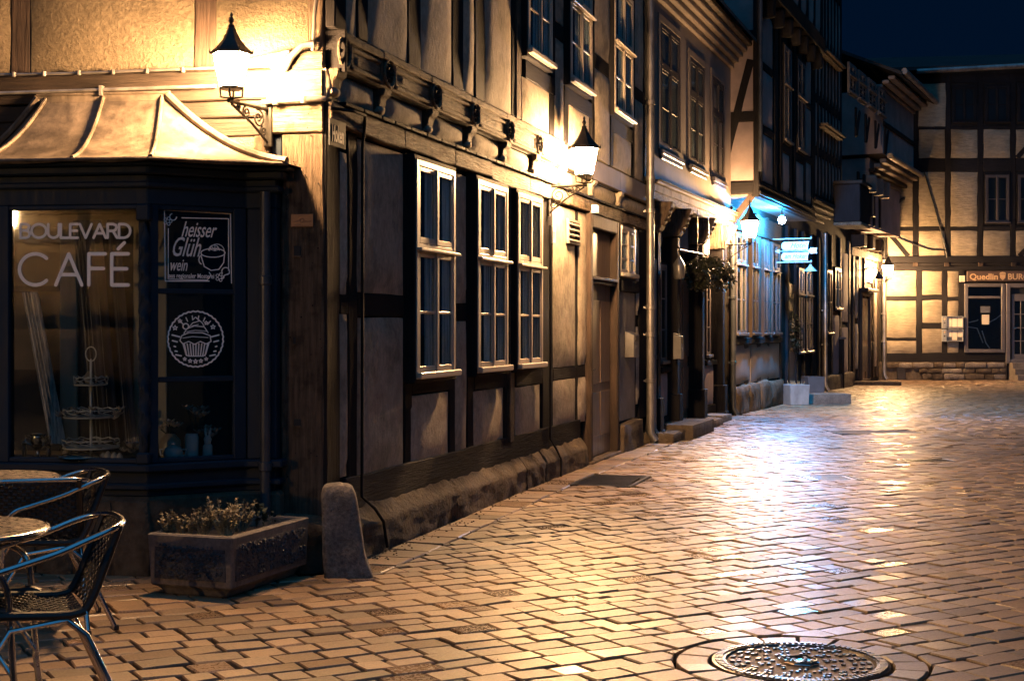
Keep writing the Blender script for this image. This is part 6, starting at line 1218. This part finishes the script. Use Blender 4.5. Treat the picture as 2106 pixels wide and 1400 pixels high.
# ------------------------------------------------------------------ bistro tables and chairs
def bistro_chair(loc, rz, label):
    """faces local -x"""
    t = empty('bistro_chair', loc, rz, label, 'chair', 'aluminium bistro chairs'); r_ = 0.0125; hw = 0.25
    for sg in (-1, 1):
        y = sg*hw
        arm = [(-0.24, y*1.0, 0.0), (-0.215, y, 0.22), (-0.20, y, 0.47), (-0.185, y*1.02, 0.56), (-0.15, y*1.06, 0.61), (-0.08, y*1.1, 0.635), (0.06, y*1.1, 0.675), (0.18, y*1.06, 0.72), (0.26, y*.92, 0.745), (0.305, y*.62, 0.755), (0.32, y*.25, 0.757), (0.322, 0, 0.757)]
        P_ = [Vector(p) for p in arm]; fine = []
        for i in range(len(P_)-1):
            a, b_, c, d = P_[max(i-1, 0)], P_[i], P_[i+1], P_[min(i+2, len(P_)-1)]
            for q in range(4): u = q/4; fine.append(0.5*((2*b_)+(c-a)*u+(2*a-5*b_+4*c-d)*u*u+(3*b_-a-3*c+d)*u**3))
        fine.append(P_[-1]); MB().tube(fine, r_, 10).build('arm_tube', 'alu', t, smooth=True)
        MB().tube([(0.10, y*.82, 0.42), (0.17, y*.86, 0.36), (0.33, y*.98, 0.0)], r_, 10).build('leg', 'alu', t, smooth=True)
        MB().tube([(-0.215, y*.98, 0.22), (-0.10, y*.95, 0.40), (0.10, y*.85, 0.42)], r_*.8, 8).build('brace_tube', 'alu', t, smooth=True)
        MB().lathe([(.015, 0), (.015, .02), (.012, .025)], (-0.24, y, 0), 8).build('foot', 'rattan', t); MB().lathe([(.015, 0), (.015, .02), (.012, .025)], (0.33, y*.98, 0), 8).build('foot', 'rattan', t)
    # shell profile: seat then back, as woven strands
    prof = [(-0.235, 0.445), (-0.22, 0.458), (-0.1, 0.452), (0.05, 0.442), (0.13, 0.44), (0.165, 0.452), (0.19, 0.49), (0.225, 0.58), (0.262, 0.68), (0.29, 0.755)]
    def strip(name, pr, w0, w1, dip):
        mb = MB(); NW = 20; pts = []
        L_ = [0]
        for a, b_ in zip(pr, pr[1:]): L_.append(L_[-1]+math.dist(a, b_))
        NL = max(6, int(L_[-1]/0.017)); rows = []
        for i in range(NL+1):
            s_ = L_[-1]*i/NL; j = max(k for k in range(len(L_)) if L_[k] <= s_+1e-9); j = min(j, len(pr)-2); u = (s_-L_[j])/(L_[j+1]-L_[j]); x = pr[j][0]+(pr[j+1][0]-pr[j][0])*u; z = pr[j][1]+(pr[j+1][1]-pr[j][1])*u; tx, tz = pr[j+1][0]-pr[j][0], pr[j+1][1]-pr[j][1]; m_ = math.hypot(tx, tz); nx_, nz_ = -tz/m_, tx/m_; row = []
            for q in range(NW+1):
                v = q/NW*2-1; wv = 0.0; ds = -dip*(1-v*v); row.append((x+nx_*(wv+ds), v*(w0+(w1-w0)*i/NL), z+nz_*(wv+ds)))
            rows.append(row)
        for i in range(NL):
            for q in range(NW):
                a, b_, c, d = (Vector(rows[i][q]), Vector(rows[i][q+1]), Vector(rows[i+1][q+1]), Vector(rows[i+1][q])); nn = (b_-a).cross(d-a).normalized()*0.006
                if (i+q) % 2: e, f_ = (a+b_)/2+nn, (d+c)/2+nn; mb.add([a, e, f_, d, b_, c], [(0, 1, 2, 3), (1, 4, 5, 2)])
                else: e, f_ = (a+d)/2+nn, (b_+c)/2+nn; mb.add([a, b_, f_, e, c, d], [(0, 1, 2, 3), (3, 2, 4, 5)])
        o = mb.build(name, 'rattan', t)
        for sg in (0, NW): MB().tube([rows[i][sg] for i in range(0, NL+1, 2)]+[rows[NL][sg]], 0.017, 8).build('edge_roll', 'rattan', o, smooth=True)
    strip('seat', prof[:6], 0.225, 0.215, 0.008); strip('backrest', prof[5:], 0.215, 0.20, 0.03)
    return t
def bistro_table(loc, rad, label):
    t = empty('bistro_table', loc, 0.3, label, 'table', 'round bistro tables'); h_ = 0.72
    tp = MB().lathe([(0.02, h_-.03), (rad-.012, h_-.03), (rad, h_-.022), (rad, h_-.006), (rad-.006, h_), (0.01, h_)], n=64).build('table_top', 'tabletop', t, smooth=True)
    MB().tube([((rad+.001)*math.cos(k*6.2832/64), (rad+.001)*math.sin(k*6.2832/64), h_-.014) for k in range(65)], .012, 8, False).build('rim', 'alu', tp, smooth=True)
    MB().lathe([(.03, .05), (.03, h_-.03)], n=14).build('column', 'alu', t, smooth=True)
    for k in range(4): a = k*math.pi/2; MB().tube([(0, 0, .06), (.15*math.cos(a), .15*math.sin(a), .05), (.3*math.cos(a), .3*math.sin(a), .02)], [.022, .02, .016], 8).build('foot', 'rattan', t, smooth=True)
def at_h(px, py, z): y = (CH-z)*FPX/(py-Y0); return Vector(((px-CX)/FPX*y, y, 0))
q = at_h(88, 1080, .72); bistro_table(Vector((q.x-.35, q.y, gz(q.x, q.y))), .35, 'nearer round bistro table with wet top cut by the left edge')
q = at_h(116, 976, .72); bistro_table(Vector((q.x-.35, q.y, gz(q.x, q.y))), .35, 'farther round bistro table standing before the cafe window')
def put(px, py, z, lx, ly, rz):       # chair placed so that its local point (lx,ly,z) falls on a pixel of the photograph
    q = at_h(px, py, z); v = Matrix.Rotation(rz, 3, 'Z')@Vector((lx, ly, 0)); q = q-v; q.z = gz(q.x, q.y); return q
bistro_chair(put(240, 1064, .75, .31, 0, R(24)), R(24), 'nearest black rattan bistro chair with chrome frame facing left')
bistro_chair(put(212, 970, .75, .31, 0, R(26)), R(26), 'bistro chair behind the others facing left toward the farther table')
bistro_chair(put(72, 985, .755, .30, 0, R(-72)), R(-72), 'bistro chair with its slatted black back turned toward the viewer')
bistro_chair(put(22, 1112, .64, -.12, -.26, R(190)), R(190), 'bistro chair at the left edge of which only an arm shows')
# ------------------------------------------------------------------ house across the square (mirrored in the cafe glass)
po_ = Vector((-13.2, -5.4, 0)); FO = Frame((po_.x, po_.y), math.atan2(0.6, -0.8)); HO = empty('opposite_house', po_, 0, 'lit half-timbered house across the square mirrored in the cafe glass', 'house'); FO.root = HO
FO.part('wall', MB().box(-5, 5, 0.05, 5, -0.1, 7), 'body')
for k in range(9):
    x = -5+k*1.25
    timber(FO, x-0.1, x+0.1, 0.3, 7, 0.0, 0.06, 'oak_v')
    if k < 8:
        for z0, z1 in ((0.5, 1.5), (1.7, 3.0), (3.25, 4.6), (4.8, 6.8)): panel(FO, x+0.12, x+1.13, z0, z1, -0.01, 'plaster_cafe'); timber(FO, x+0.1, x+1.15, z1+0.02, z1+0.18, 0.002, 0.05, 'oak_h')
lantern(FO.world(0.0, -0.02, 3.15), (0.6, 0.8), 0.5, 1.15, 'wall lantern on the house across the square')
